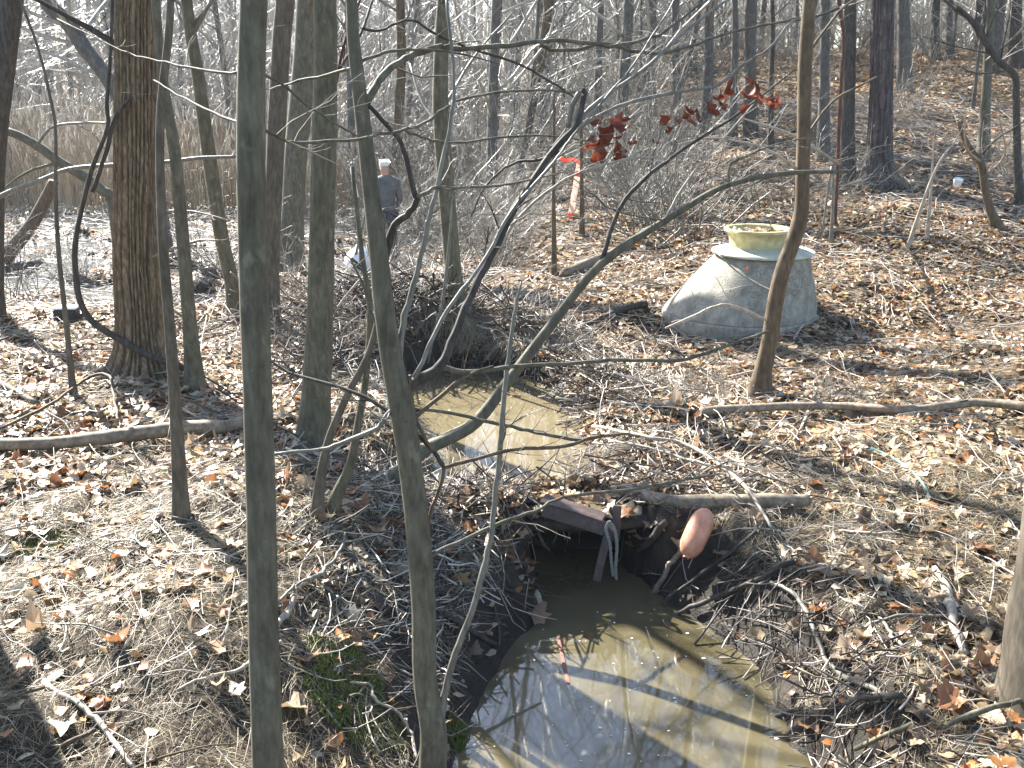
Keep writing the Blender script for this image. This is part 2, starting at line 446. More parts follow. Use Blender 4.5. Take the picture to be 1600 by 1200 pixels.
# ------------------------------------------------------------------ ground sheet
def warp(n, lo, hi, c, s):
    """grid lines dense near c"""
    a, b = math.asinh((lo - c) / s), math.asinh((hi - c) / s)
    return c + s * np.sinh(np.linspace(a, b, n))
gx = warp(460, -110, 110, 0.2, 2.6); gy = warp(430, -14, 150, 5.0, 3.0)
X, Y = np.meshgrid(gx, gy)
Z = terrain(X, Y)
g = MB(); nx, ny = len(gx), len(gy)
ii, jj = np.meshgrid(np.arange(nx - 1), np.arange(ny - 1))
b0 = (jj * nx + ii).ravel()
g.add(np.stack([X, Y, Z], -1).reshape(-1, 3), np.stack([b0, b0 + 1, b0 + nx + 1, b0 + nx], -1))
ground = g.build('ground', M_ground); ground['kind'] = 'structure'
def water_h(x, y):
    d1 = sdf(x, y, LOWER); d2 = sdf(x, y, UPPER); d3 = sdf(x, y, MARSH)
    wl = np.where(d1 < .9, 0.0, np.where(d2 < .9, .30, np.where(d3 < 1.2, .02, -9)))
    return wl, np.minimum(np.minimum(d1, d2), d3)
def straw_zone(x, y):
    a = sstep(6.0, 4.9, y) * sstep(.1, -.4, x)
    b = np.exp(-(((x - 2.0) / 1.3) ** 2 + ((y - 5.3) / 1.1) ** 2))
    c = sstep(.9, .3, sdf(x, y, LOWER)) * sstep(5.5, 5.1, y)
    d = np.exp(-(((x + .6) / .6) ** 2 + ((y - 6.7) / .6) ** 2))
    e = sstep(1.5, 0, sdf(x, y, MARSH)) * .7
    return np.clip(np.maximum.reduce([a * .95, b * .95, c, d * .8, e]) + noise(x * 2.5, y * 2.5, 44) * .5, 0, 1)
wl, dd = water_h(X.ravel(), Y.ravel())
wet_or_steep = np.clip(1 - (Z.ravel() - wl) / .10, 0, 1) * (dd < .8)
cov = 1 - .9 * straw_zone(X.ravel(), Y.ravel())
gz0, gz1 = np.gradient(Z, gy, axis=0), np.gradient(Z, gx, axis=1)
steep = sstep(.75, 1.6, np.hypot(gz0, gz1)).ravel() * (dd < 1.2)
wet_or_steep = np.maximum(wet_or_steep, .85 * steep)  # steep faces near the water take the same dark, glossier tone
ca = ground.data.color_attributes.new('cover', 'FLOAT_COLOR', 'POINT')
ca.data.foreach_set('color', np.stack([cov, wet_or_steep, 0 * wet_or_steep, 1 + 0 * wet_or_steep], 1).astype(np.float32).ravel())

def sheet(name, poly, z, m, pad=.8):
    p = np.array(poly); lo, hi = p.min(0) - pad, p.max(0) + pad
    xs = np.linspace(lo[0], hi[0], 60); ys = np.linspace(lo[1], hi[1], 60)
    A, B = np.meshgrid(xs, ys); keep = sdf(A, B, poly) < pad
    mb = MB(); fi = []
    for j in range(59):
        for i in range(59):
            if keep[j, i] or keep[j + 1, i + 1]: fi.append((j * 60 + i, j * 60 + i + 1, (j + 1) * 60 + i + 1, (j + 1) * 60 + i))
    mb.add(np.stack([A, B, 0 * A + z], -1).reshape(-1, 3), np.array(fi))
    o = mb.build(name, m); o['kind'] = 'structure'; return o
sheet('lower_pool_water', LOWER, 0, M_water, .55)
sheet('upper_pool_water', UPPER, .30, M_water2, .22)
sheet('marsh_water', MARSH, .02, M_marsh, 1.0)

# ------------------------------------------------------------------ leaf litter (stuff), straw, twig litter
PAL = np.array([[.50, .38, .22], [.38, .28, .15], [.58, .49, .34], [.20, .12, .06], [.32, .15, .06], [.50, .23, .08], [.09, .06, .035], [.64, .56, .43], [.17, .12, .075]])
PW = np.array([.20, .14, .17, .10, .12, .10, .07, .07, .04]); PW /= PW.sum()
def outline(kind):
    if kind == 'lobed':
        a = np.radians([-90, -58, -35, -12, 8, 25, 48, 68, 90, 112, 132, 155, 172, 192, 215, 238])
        r = np.array([.36, .55, .50, .82, .66, .92, .66, .74, 1.08, .72, .64, .90, .64, .84, .48, .56])
        return np.stack([np.cos(a) * r, np.sin(a) * r], 1) * .5
    if kind == 'oval':
        a = np.linspace(0, 2 * PI, 6, endpoint=False)
        return np.stack([np.cos(a) * .30, np.sin(a) * .5], 1)
    return np.array([[-.30, 0], [0, -.5], [.30, 0], [0, .5]])
def scatter_wedge(n, y0, y1, spread=.80):
    y = np.sqrt(rng.uniform(y0 ** 2, y1 ** 2, n)); x = rng.uniform(-spread, spread, n) * (y + .6)
    return x, y
def rotmats(n, tilt):
    az = rng.uniform(0, 2 * PI, n); ta = np.abs(rng.normal(0, tilt, n)); sp = rng.uniform(0, 2 * PI, n)
    ca, sa, ct, st, cs, ss = np.cos(az), np.sin(az), np.cos(ta), np.sin(ta), np.cos(sp), np.sin(sp)
    Rz = np.zeros((n, 3, 3)); Rz[:, 0, 0] = ca; Rz[:, 0, 1] = -sa; Rz[:, 1, 0] = sa; Rz[:, 1, 1] = ca; Rz[:, 2, 2] = 1
    Rx = np.zeros((n, 3, 3)); Rx[:, 0, 0] = 1; Rx[:, 1, 1] = ct; Rx[:, 1, 2] = -st; Rx[:, 2, 1] = st; Rx[:, 2, 2] = ct
    Rs = np.zeros((n, 3, 3)); Rs[:, 0, 0] = cs; Rs[:, 0, 1] = -ss; Rs[:, 1, 0] = ss; Rs[:, 1, 1] = cs; Rs[:, 2, 2] = 1
    return Rz @ Rx @ Rs
def litter(mb, x, y, size, kind, tilt, lift, colj=1.0):
    n = len(x); o = outline(kind); k = len(o)
    z = terrain(x, y)
    if kind == 'quad':
        T = np.zeros((n, 4, 3)); T[:, :, :2] = o[None]; T[:, [1, 3], 2] = rng.uniform(-.2, .25, (n, 1))
        F0 = np.array([[0, 1, 2, 3]])
        nv = 4
    else:
        pts = np.vstack([o, [[0, 0]]]); nv = k + 1
        T = np.zeros((n, nv, 3)); T[:, :, :2] = pts[None]
        c = rng.normal(0, .9, (n, 3)); 
        T[:, :, 2] = c[:, 0:1] * T[:, :, 0] ** 2 + c[:, 1:2] * T[:, :, 1] ** 2 + c[:, 2:3] * T[:, :, 0] * T[:, :, 1] + rng.normal(0, .035, (n, nv))
        F0 = np.array([[i, (i + 1) % k, k] for i in range(k)])
    T *= size[:, None, None]
    T = np.einsum('nij,nkj->nki', rotmats(n, tilt), T)
    T += np.stack([x, y, z + lift + size * .10], 1)[:, None, :]
    col = PAL[rng.choice(len(PAL), n, p=PW)] * rng.uniform(.7, 1.2, (n, 1)) * colj
    if nv == 4: F = (np.arange(n)[:, None, None] * 4 + F0[None]).reshape(-1, 4)
    else: F = (np.arange(n)[:, None, None] * nv + F0[None]).reshape(-1, 3)
    mb.add(T.reshape(-1, 3), F, np.repeat(col, nv, axis=0))
def dry(x, y, straw_cut=True, p=1.0):
    wl, dd = water_h(x, y); z = terrain(x, y, False)
    k = (z > wl + .015)
    if straw_cut: k &= rng.uniform(0, 1, len(x)) > .88 * straw_zone(x, y)
    cl = noise(x * 1.7, y * 1.7, 61) + noise(x * 5, y * 5, 62) * .6
    k &= rng.uniform(0, 1, len(x)) < np.clip(.8 + 1.9 * cl, .10, 1)
    return k
lit = MB()
x, y = scatter_wedge(36000, 2.3, 7.2); k = dry(x, y); x, y = x[k], y[k]
litter(lit, x, y, rng.uniform(.025, .075, len(x)) * rng.choice([1, 1, 1.5], len(x)), 'oval', .45, .008)
x, y = scatter_wedge(7500, 2.3, 7.5); k = dry(x, y); x, y = x[k], y[k]
litter(lit, x, y, rng.uniform(.06, .13, len(x)), 'lobed', .35, .012)
x, y = scatter_wedge(105000, 7, 15, .72); k = dry(x, y); x, y = x[k], y[k]
litter(lit, x, y, rng.uniform(.035, .10, len(x)), 'oval', .45, .01)
x, y = scatter_wedge(170000, 14, 46, .68); k = dry(x, y, False); x, y = x[k], y[k]
litter(lit, x, y, rng.uniform(.08, .17, len(x)), 'quad', .4, .02, 1.3)
o = lit.build('leaf_litter', M_leaf, smooth=False)
tag(o, 'dry tan and rust brown leaves covering the woodland floor', 'leaf litter', kind='stuff')

st = MB()
x, y = scatter_wedge(210000, 2.2, 9.5, .72)
wl, dd = water_h(x, y); z = terrain(x, y)
slope = np.hypot(terrain(x + .05, y, False) - terrain(x - .05, y, False), terrain(x, y + .05, False) - terrain(x, y - .05, False)) / .1
k = (rng.uniform(0, 1, len(x)) < (.12 + straw_zone(x, y)) * sstep(1.1, .5, slope)) & (z > wl + .005); x, y, z = x[k], y[k], z[k]; n = len(x)
a = rng.uniform(0, 2 * PI, n); L = rng.uniform(.03, .13, n) * rng.choice([1, 1, 1, 1.7], n)
P = np.zeros((n, 3, 3))
d = np.stack([np.cos(a), np.sin(a)], 1)
for q, (f, h) in enumerate(((-.5, .0), (0., .6), (.5, .1))):
    P[:, q, 0] = x + d[:, 0] * L * f + rng.normal(0, .008, n); P[:, q, 1] = y + d[:, 1] * L * f + rng.normal(0, .008, n)
    P[:, q, 2] = terrain(P[:, q, 0], P[:, q, 1]) + .006 + h * L * rng.uniform(0, .3, n) + rng.uniform(0, .012, n)
cs = np.array([[.44, .36, .22], [.27, .21, .12], [.58, .50, .35], [.08, .06, .035]])[rng.integers(0, 4, n)] * rng.uniform(.6, 1.1, (n, 1))
st.tubes(P, (rng.uniform(.0004, .0010, n) * (.55 + y / 7))[:, None] * np.array([[1, 1, .6]]), 3, col=cs)
# reeds beyond the marsh
n = 14000
x = rng.uniform(-26, -1.5, n); y = 22.5 + rng.uniform(0, 14, n) - .25 * (x + 10) * 0
z = terrain(x, y); H = rng.uniform(.9, 2.3, n) * (.6 + .4 * sstep(-2, -6, x))
ln = rng.normal(0, .16, (n, 2))
P = np.zeros((n, 3, 3))
for q, f in enumerate((0, .55, 1)):
    P[:, q, 0] = x + ln[:, 0] * H * f * f; P[:, q, 1] = y + ln[:, 1] * H * f * f; P[:, q, 2] = z - .05 + H * f
rd = MB()
cs = np.array([[.44, .36, .24], [.36, .25, .15], [.50, .44, .33]])[rng.integers(0, 3, n)] * rng.uniform(.6, 1.1, (n, 1))
rd.tubes(P, np.array([[.009, .008, .005]]) * rng.uniform(.6, 1.2, (n, 1)), 3, col=cs)
hd = norm(P[:, 2] - P[:, 1]); k = rng.uniform(0, 1, n) < .35
PP = np.stack([P[k, 2], P[k, 2] + hd[k] * .13, P[k, 2] + hd[k] * .26], 1)
rd.tubes(PP, np.tile([[.008, .026, .006]], (k.sum(), 1)), 4, col=np.tile([[.50, .44, .36]], (k.sum(), 1)))
tag(rd.build('reeds', M_straw), 'tan dried reeds standing beyond the marsh', 'reeds', kind='stuff')
tag(st.build('straw', M_straw), 'matted straw and fine dead stems over the creek banks', 'straw', kind='stuff')

tw = MB()
x, y = scatter_wedge(15000, 2.3, 24, .7); wl, dd = water_h(x, y); z = terrain(x, y)
k = (z > wl + .0) | ((wl == .02) & (rng.uniform(0, 1, len(x)) < .6)); x, y = x[k], y[k]; n = len(x)
a = rng.uniform(0, 2 * PI, n); L = rng.uniform(.12, .5, n) * (.6 + y / 14)
P = np.zeros((n, 5, 3)); bend = rng.normal(0, .25, n)
for q in range(5):
    f = (q - 2) / 4
    P[:, q, 0] = x + np.cos(a + bend * f) * L * f; P[:, q, 1] = y + np.sin(a + bend * f) * L * f
    P[:, q, 2] = np.maximum(terrain(P[:, q, 0], P[:, q, 1]), .02) + .015 + (.5 - f) * rng.uniform(0, .12, n) * L
P[:, :, 2] += rng.uniform(0, .03, (n, 1))
def debris(n, cx, cy, sx, sy, L0, L1, r0, r1, lift, tilt=.35, dark=0):
    x = cx + rng.normal(0, sx, n); y = cy + rng.normal(0, sy, n)
    k = (np.minimum(sdf(x, y, UPPER), sdf(x, y, LOWER)) > rng.uniform(-.03, .12, n)) & (np.hypot((x - 1.04) / .38, (y - 5.35) / .42) > 1); x, y = x[k], y[k]; n = len(x)
    a = rng.uniform(0, PI, n) * .8 - .3; L = rng.uniform(L0, L1, n); tl = rng.normal(0, tilt, n)
    P = np.zeros((n, 6, 3)); bd = rng.normal(0, .35, n); z0 = np.maximum(terrain(x, y), np.where(y > 6.6, .3, 0)) + rng.uniform(0, lift, n)
    for q in range(6):
        f = (q - 2.5) / 5
        P[:, q, 0] = x + np.cos(a + bd * f) * L * f; P[:, q, 1] = y + np.sin(a + bd * f) * L * f
        P[:, q, 2] = np.maximum(z0 + np.sin(tl) * L * f + rng.normal(0, .006, n), terrain(P[:, q, 0], P[:, q, 1]) + .006)
    c = np.array([[.40, .35, .28], [.22, .18, .13], [.52, .47, .39], [.10, .075, .055], [.06, .045, .035], [.03, .022, .016], [.05, .038, .028]])[rng.integers(dark, 5 + (2 if dark else 0), n)]
    tw.tubes(P, rng.uniform(r0, r1, n)[:, None] * np.linspace(1, .4, 6)[None], 5, col=c)
debris(420, .3, 5.85, .55, .18, .15, .6, .002, .007, .06)
debris(260, -.65, 5.9, .35, .35, .2, .6, .002, .008, .06)
debris(260, 1.15, 6.2, .5, .4, .2, .7, .002, .008, .06)
debris(300, .75, 7.6, .35, .8, .15, .6, .002, .007, .06)
debris(300, -1.1, 8.2, .4, .9, .2, .7, .002, .008, .10)
debris(420, -.75, 9.45, .6, .25, .3, .8, .003, .011, .15, .7, 3)
debris(160, -.6, 10.0, .8, .4, .3, .8, .003, .008, .1)
debris(260, .1, 5.75, .5, .16, .2, .6, .003, .009, .08, .7, 3)
debris(110, .95, 5.25, .25, .2, .2, .6, .003, .009, .03, .4, 3)
debris(520, -.45, 4.9, .28, .6, .15, .5, .0015, .006, .02, .3, 2)
debris(260, 1.6, 3.8, .3, .4, .12, .4, .0015, .005, .02, .3, 1)
debris(200, 1.35, 4.3, .25, .6, .15, .5, .002, .007, .03, .5, 3)
debris(200, .55, 8.3, .25, .5, .2, .5, .003, .008, .05, .7, 3)
debris(240, -1.5, 8.2, .3, .7, .2, .7, .003, .009, .1, .7, 3)
debris(260, .25, 9.5, .4, .25, .2, .7, .002, .007, .10)
debris(350, 1.35, 4.9, .55, .7, .12, .45, .0015, .005, .04)
debris(350, -.9, 4.7, .5, .7, .12, .45, .0015, .005, .04)
debris(260, 1.2, 8.1, .45, .35, .2, .7, .002, .008, .12)
debris(220, -.45, 5.0, .18, .5, .15, .5, .002, .006, .03)
debris(500, -1.9, 9.8, .8, .7, .3, 1.0, .002, .008, .18, .5)
cs = np.array([[.34, .30, .25], [.22, .18, .14], [.46, .42, .36], [.12, .09, .07]])[rng.integers(0, 4, n)]
tw.tubes(P, (rng.uniform(.002, .005, n) * (.5 + y / 14))[:, None] * np.linspace(1, .5, 5)[None], 4, col=cs)
tag(tw.build('twig_litter', M_straw), 'thin bare twigs scattered over the leaves', 'twig litter', kind='stuff')

# large leaves: parts of the ground
def leaf_mesh(name, m, seed, curl=1.0):
    r = np.random.default_rng(seed); o = outline('lobed'); k = len(o)
    mid = o * .52
    pts = np.vstack([o, mid, [[0, -.05]]]); T = np.zeros((len(pts), 3)); T[:, :2] = pts
    c = r.normal(0, 1.0, 3) * curl
    T[:, :2] *= 1 + r.normal(0, .09, (len(pts), 1)); T[:, 0] *= r.uniform(.75, 1.05)
    T[:, 2] = c[0] * .9 * pts[:, 0] ** 2 + c[1] * .9 * pts[:, 1] ** 2 + c[2] * pts[:, 0] * pts[:, 1] + r.normal(0, .05, len(pts)) + r.uniform(-.1, .5) * np.abs(pts[:, 0])
    F = [[i, (i + 1) % k, k + (i + 1) % k] for i in range(k)] + [[i, k + (i + 1) % k, k + i] for i in range(k)] + [[k + i, k + (i + 1) % k, 2 * k] for i in range(k)]
    mb = MB(); mb.add(T, np.array(F))
    # petiole
    s0 = np.array([0, -.14, T[0, 2]]); 
    mb2 = MB()
    o_ = mb.build(name, m); 
    me = o_.data; bpy.data.objects.remove(o_); return me
LM = [leaf_mesh('leaf', M_bigleaf, 100 + i, 1.0) for i in range(14)]
def put_leaf(p, s, i=None, tilt=.35, parent=ground, rot=None, me=None, m=None):
    o = bpy.data.objects.new('leaf', me if me else LM[i % len(LM)] if i is not None else random.choice(LM))
    o.location = p; o.scale = (s, s, s)
    o.rotation_euler = rot if rot else (random.gauss(0, tilt), random.gauss(0, tilt), random.uniform(0, 2 * PI))
    COL.objects.link(o); o.parent = parent
    if parent is not ground and parent is not None:
        o.location = Vector(p) - parent.location
    return o
big = [(1325, 868, 70), (1235, 865, 50), (1270, 885, 45), (590, 835, 60), (625, 830, 55), (835, 970, 60), (480, 1040, 55), (470, 1110, 75), (60, 995, 60), (180, 1010, 70), (345, 960, 50), (160, 1105, 60), (1440, 1120, 70), (1490, 1105, 70), (1440, 1155, 55), (1260, 1140, 60), (1320, 1035, 60), (1225, 1040, 50), (1440, 1085, 60), (1480, 860, 55), (1525, 865, 55), (1540, 1020, 45), (300, 1000, 45), (620, 905, 60), (715, 915, 55), (580, 715, 45), (620, 720, 40), (505, 705, 45), (690, 755, 40), (820, 760, 45), (860, 765, 45), (900, 750, 40), (940, 735, 45), (780, 770, 45), (740, 790, 45), (760, 820, 50), (790, 850, 45), (985, 860, 45), (1010, 690, 40), (1040, 640, 40), (1075, 645, 45), (1095, 640, 40), (1130, 870, 45), (1400, 640, 40), (1330, 660, 45), (1350, 820, 50), (1465, 940, 40), (1240, 990, 45), (1280, 960, 45), (1090, 820, 40), (440, 760, 60), (480, 770, 45), (520, 740, 45), (345, 825, 50), (300, 810, 40), (330, 760, 40), (230, 615, 30), (200, 685, 32), (155, 690, 32), (1350, 1000, 50), (1110, 790, 40), (1150, 800, 40), (1180, 820, 45), (1300, 800, 45), (715, 800, 45), (730, 835, 48), (755, 860, 42), (705, 870, 45), (775, 800, 40), (800, 800, 42), (810, 840, 40), (660, 800, 40), (560, 800, 45), (600, 860, 45), (845, 745, 40), (880, 740, 38), (1005, 850, 40), (1015, 825, 36), (1060, 640, 40), (1085, 660, 38), (1055, 665, 36), (1030, 655, 34)]
for i, (px, py, w) in enumerate(big):
    p, t = ghit(px, py); put_leaf(p + np.array([0, 0, .03]), w * t / F_PX * .95, i, .3)
x, y = scatter_wedge(700, 2.6, 6.6, .62)
k = dry(x, y); x, y = x[k][:150], y[k][:150]
for a, b in zip(x, y):
    put_leaf((a, b, float(terrain(a, b)) + .03), random.uniform(.08, .15), None, .28)

# ------------------------------------------------------------------ woody things traced from the photograph
def pix_path(pts, Y0, Y1=None):
    Y1 = Y0 if Y1 is None else Y1
    n = len(pts); P = []; R = []
    L = [0]
    for i in range(1, n): L.append(L[-1] + math.hypot(pts[i][0] - pts[i - 1][0], pts[i][1] - pts[i - 1][1]))
    for i, q in enumerate(pts):
        p, t = at(q[0], q[1], Y0 + (Y1 - Y0) * L[i] / max(L[-1], 1))
        P.append(p); w = q[2] if len(q) > 2 else None
        R.append((w if w else -1) * .5 * t / F_PX)
    R = np.array(R); k = np.nonzero(R > 0)[0]
    R = np.interp(np.arange(n), k, R[k]) if len(k) else np.full(n, .004)
    return np.array(P), R
def woody(name, label, cat, trunk, m, Y=None, branches=(), group=None, crown=0, top=0.0, flare=1.35, sides=14, twm=None, seed=1, tw_d=7, tw_L=.3, mesh_trunk=None, lean=None):
    """trunk listed from the top of the photo to the base; branches (points, Yend[, material])"""
    r = np.random.default_rng(seed)
    bx, by = trunk[-1][0], trunk[-1][1]
    if Y is None:
        bp, t = ghit(bx, by); Y = bp[1]
    P, R = pix_path(trunk, Y)
    base = P[-1].copy(); base[2] = float(terrain(base[0], base[1]))
    root = empty(name, base, label, cat, group)
    P = P[::-1]; R = R[::-1]                                   # base first
    if P[0][2] > base[2] + .02: P = np.vstack([[base[0], base[1], base[2]], P]); R = np.concatenate([[R[0]], R])
    P = np.vstack([P[0] + (P[0] - P[1]) * 0 - np.array([0, 0, .25]), P]); R = np.concatenate([[R[0] * flare], R])
    R[1] *= 1 + (flare - 1) * .75
    if top > 0:
        d = norm(P[-1] - P[-3]); d[2] = max(d[2], .6); d = norm(d)
        k = 4; P = np.vstack([P] + [P[-1] + d * top * (q + 1) / k + r.normal(0, .03 * top / k, 3) for q in range(k)])
        R = np.concatenate([R, R[-1] * np.linspace(.85, .25, k)])
    SP, SR = smooth_path(P, R, per=4)
    SR = SR * (1 + .05 * fbm(np.arange(len(SR)) * .35, np.zeros(len(SR)) + seed, 2, 3))
    # root flare in the first half metre
    h = SP[:, 2] - base[2]
    SR = SR * (1 + (flare - 1) * .6 * np.exp(-np.clip(h, 0, 9) / .12))
    if mesh_trunk: mesh_trunk(SP, SR, root, m)
    else:
        mb = MB(); mb.tubes(SP, SR, sides); mb.build('trunk', m, root, base)
    twm = twm or m
    for bi, br in enumerate(branches):
        pts, ye = br[0], br[1]; bm = br[2] if len(br) > 2 and br[2] else twm; y0 = br[3] if len(br) > 3 else Y
        BP, BR = pix_path(pts, y0, ye)
        SPb, SRb = smooth_path(BP, BR, per=4)
        SPb = SPb + r.normal(0, .0016, SPb.shape)
        mb = MB(); mb.tubes(SPb, SRb, 7)
        if tw_d: twigs_on(mb, SPb, SRb, r, tw_d, tw_L)
        mb.build('branch', bm, root, base)
    if crown:
        k = SP[:, 2] > base[2] + (SP[-1, 2] - base[2]) * (.45 if Y < 9 else .25)
        crown = int(crown * (1 if Y < 9 else 1.3))
        A, B = SP[k][None], SR[k][None]
        mb = MB()
        L1, R1 = grow(A, B, crown, .15, 1, (30, 65), .5, .30, 9, .12, .10, r, .004)
        mb.tubes(L1, R1, 6)
        L2, R2 = grow(L1, R1, crown * 5, .2, .95, (25, 60), .45, .5, 6, .14, .1, r, .002)
        mb.tubes(L2, R2, 4)
        L3, R3 = grow(L2, R2, crown * 16, .2, 1, (25, 60), .5, .6, 4, .15, .08, r, .0014)
        mb.tubes(L3, R3, 3)
        mb.build('crown', twm, root, base)
    return root

# --- foreground saplings
woody('sapling', 'tall smooth grey-olive young trunk standing closest to the camera, left of centre', 'sapling',
      [(398, -40, 44), (392, 200, 44), (395, 400, 45), (402, 600, 46), (408, 800, 47), (412, 1000, 47), (419, 1200, 48), (422, 1290, 50)], M_grey, Y=2.75, top=4.5, crown=16, seed=3,
      branches=[([(385, 195, 5), (333, 177, 4), (277, 147, 3), (240, 125, 2)], 3.3), ([(400, 113, 5), (433, 127, 4), (500, 180, 3.5), (560, 213, 3)], 3.1), ([(398, 195, 6), (443, 218, 5), (473, 223, 5), (560, 218, 5), (600, 208, 5), (633, 203, 5), (667, 190, 5), (693, 170, 5), (720, 157, 4), (800, 142, 4), (910, 143, 3)], 3.9),
                ([(390, 113, 5), (333, 112, 4), (260, 97, 3.5), (213, 87, 3), (177, 72, 2), (90, 30, 2)], 3.5)], tw_d=4, tw_L=.22)
woody('sapling', 'young grey trunk forking above the upper pool, with many long bare side branches', 'sapling',
      [(545, -40, 18), (552, 60, 20), (566, 180, 24), (580, 300, 27), (592, 400, 30), (600, 480, 32), (612, 560, 34), (628, 640, 40), (640, 720, 38), (652, 820, 38), (662, 950, 38), (664, 1060, 38), (677, 1140, 42), (676, 1200, 44), (676, 1270, 46)], M_grey, Y=3.25, top=3.2, crown=14, seed=5, tw_d=4.5, tw_L=.24,
      branches=[
          ([(573, 160, 15), (587, 133, 13), (607, 110, 12), (633, 92, 11), (663, 80, 10), (690, 73, 9), (720, 76, 8), (760, 73, 8), (800, 70, 8), (843, 65, 7), (877, 63), (933, 70), (960, 72, 6), (1013, 60), (1040, 50, 4), (1093, 7, 3), (1110, -5, 3)], 4.2),
          ([(843, 70, 6), (867, 78, 6), (910, 77), (940, 68), (987, 79), (1020, 83, 5), (1067, 77), (1117, 58), (1190, 40, 3), (1250, 28, 2)], 4.4, None, 3.85),
          ([(560, 98, 6), (600, 83, 5), (640, 78), (667, 78, 4), (720, 84, 3), (780, 100, 2)], 3.6),
          ([(552, 105, 6), (527, 113, 5), (467, 127, 4), (423, 140, 3)], 3.5),
          ([(633, 203, 5), (667, 217), (710, 223, 4), (800, 213), (870, 213, 3), (930, 222, 2)], 4.0, None, 3.55),
          ([(577, 165, 7), (613, 207, 7), (630, 233, 8), (647, 300, 9), (653, 310, 10), (640, 330, 11), (617, 353, 12), (605, 385, 13), (598, 425, 13)], 3.3, M_dark),
          ([(653, 308, 7), (683, 293, 6), (717, 295, 5), (800, 287, 4), (880, 270, 2)], 3.7),
          ([(565, 45, 5), (593, 48, 4), (627, 33), (653, 35), (693, 60, 4), (760, 84), (800, 95, 4), (843, 117), (900, 153, 3)], 3.9, M_dark),
          ([(622, 600, 12), (630, 507, 11), (640, 467, 10), (653, 420, 9), (668, 350, 8), (683, 293, 7), (705, 180, 6), (708, 100, 5), (698, -10, 5)], 3.5, M_twig),
          ([(647, 590, 7), (690, 500, 7), (723, 453, 6), (760, 400, 6), (800, 330, 6), (850, 270, 5), (880, 235, 5), (905, 200, 4), (975, 120, 3), (1030, 40, 3), (1060, -10, 2)], 3.9, M_twig),
          ([(618, 625, 16), (647, 597, 17), (687, 573, 16), (710, 523, 13), (733, 467, 12), (767, 400, 12), (800, 333, 12), (833, 283, 12), (867, 233, 11), (900, 197, 10), (913, 150, 8), (912, 140, 8)], 3.75, M_dark),
          ([(900, 197, 8), (933, 160, 7), (1013, 103, 6), (1077, 43, 5), (1150, -10, 4), (1180, -40, 3)], 4.2, M_twig, 3.75),
          ([(867, 236, 7), (900, 205, 7), (950, 173, 6), (1013, 153, 6), (1100, 137, 5), (1123, 133, 5), (1163, 100, 5), (1200, 77, 4), (1240, 30, 3)], 4.2, M_twig, 3.7),
          ([(760, 425, 5), (800, 353, 5), (867, 290, 5), (927, 263, 4), (987, 247, 4), (1033, 247, 3)], 4.0, M_pale, 3.6),
          ([(687, 573, 11), (733, 582, 8), (800, 573, 7), (900, 567, 6), (967, 563, 6), (1060, 563, 6), (1117, 547, 5), (1200, 517, 4)], 4.0, None, 3.4),
          ([(640, 660, 8), (687, 620, 7), (730, 587, 5), (770, 572, 3)], 3.5, M_brown),
          ([(617, 640, 7), (683, 642, 6), (733, 652, 6), (800, 667, 6), (850, 678, 6), (907, 687, 5), (960, 678, 4), (1000, 682, 3)], 3.9),
          ([(640, 587, 6), (647, 647, 6), (673, 700, 6), (693, 730, 7), (683, 773, 6), (673, 800, 6), (664, 860, 5)], 3.3, M_brown),
          ([(693, 730, 7), (733, 720, 6), (800, 703, 6), (883, 697, 6), (927, 683, 5), (960, 680, 4)], 3.8, M_brown),
          ([(673, 867, 7), (753, 830, 6), (800, 810, 6), (845, 795, 5), (880, 777, 5), (980, 766, 5), (1065, 751, 4), (1120, 742, 3)], 4.0),
          ([(625, 628, 9), (607, 645, 8), (590, 668, 8), (540, 690, 7), (500, 702, 6), (425, 710, 5)], 3.1, M_twig),
          ([(693, 730, 7), (667, 693, 7), (607, 643, 7), (553, 613, 6), (450, 580, 5), (420, 560, 3)], 3.5, M_dark),
          ([(688, 1120, 14), (697, 1075, 12), (712, 1020, 11), (735, 960, 10), (755, 890, 10), (768, 830, 9), (778, 740, 9), (783, 680, 9), (790, 590, 8), (797, 540, 7), (806, 480, 6), (815, 440, 3)], 3.6, M_twig),
          ([(615, 555, 8), (585, 500, 5), (565, 440, 4), (545, 400, 2)], 3.4),
          ([(880, 235, 5), (840, 250, 5), (800, 255, 4), (760, 290, 3), (735, 340, 2)], 3.9, M_dark, 3.7),
          ([(905, 145, 8), (895, 165, 9), (888, 200, 8)], 3.75, M_twig, 3.75),
      ])
woody('leaning_pole', 'long grey pole-like sapling leaning from the left bank across to the upper right', 'sapling',
      [(1330, 268, 5), (1300, 268, 6), (1215, 272, 8), (1130, 292, 9), (1060, 332, 11), (940, 412, 14), (860, 510, 16), (800, 588, 17), (745, 658, 20), (700, 685, 21), (660, 705, 22), (625, 740, 23), (560, 782, 24), (500, 812, 26), (485, 830, 26)], M_grey, Y=5.45, seed=8, flare=1.1, tw_d=3.5, tw_L=.35,
      branches=[([(940, 410, 8), (967, 327, 7), (1007, 280, 7), (1040, 253, 6), (1083, 223, 5), (1160, 173, 4), (1240, 110, 2)], 5.9, M_dark),
                ([(1040, 340, 5), (1077, 277, 4), (1133, 213, 3), (1180, 160, 2)], 5.9, M_pale),
                ([(1138, 290, 5), (1143, 257, 4), (1200, 230, 3), (1260, 215, 2)], 5.9),
                ([(1040, 345, 3), (960, 330, 2), (925, 300, 2)], 5.2),
                ([(745, 655, 7), (805, 668, 5), (850, 676, 4)], 5.6)])
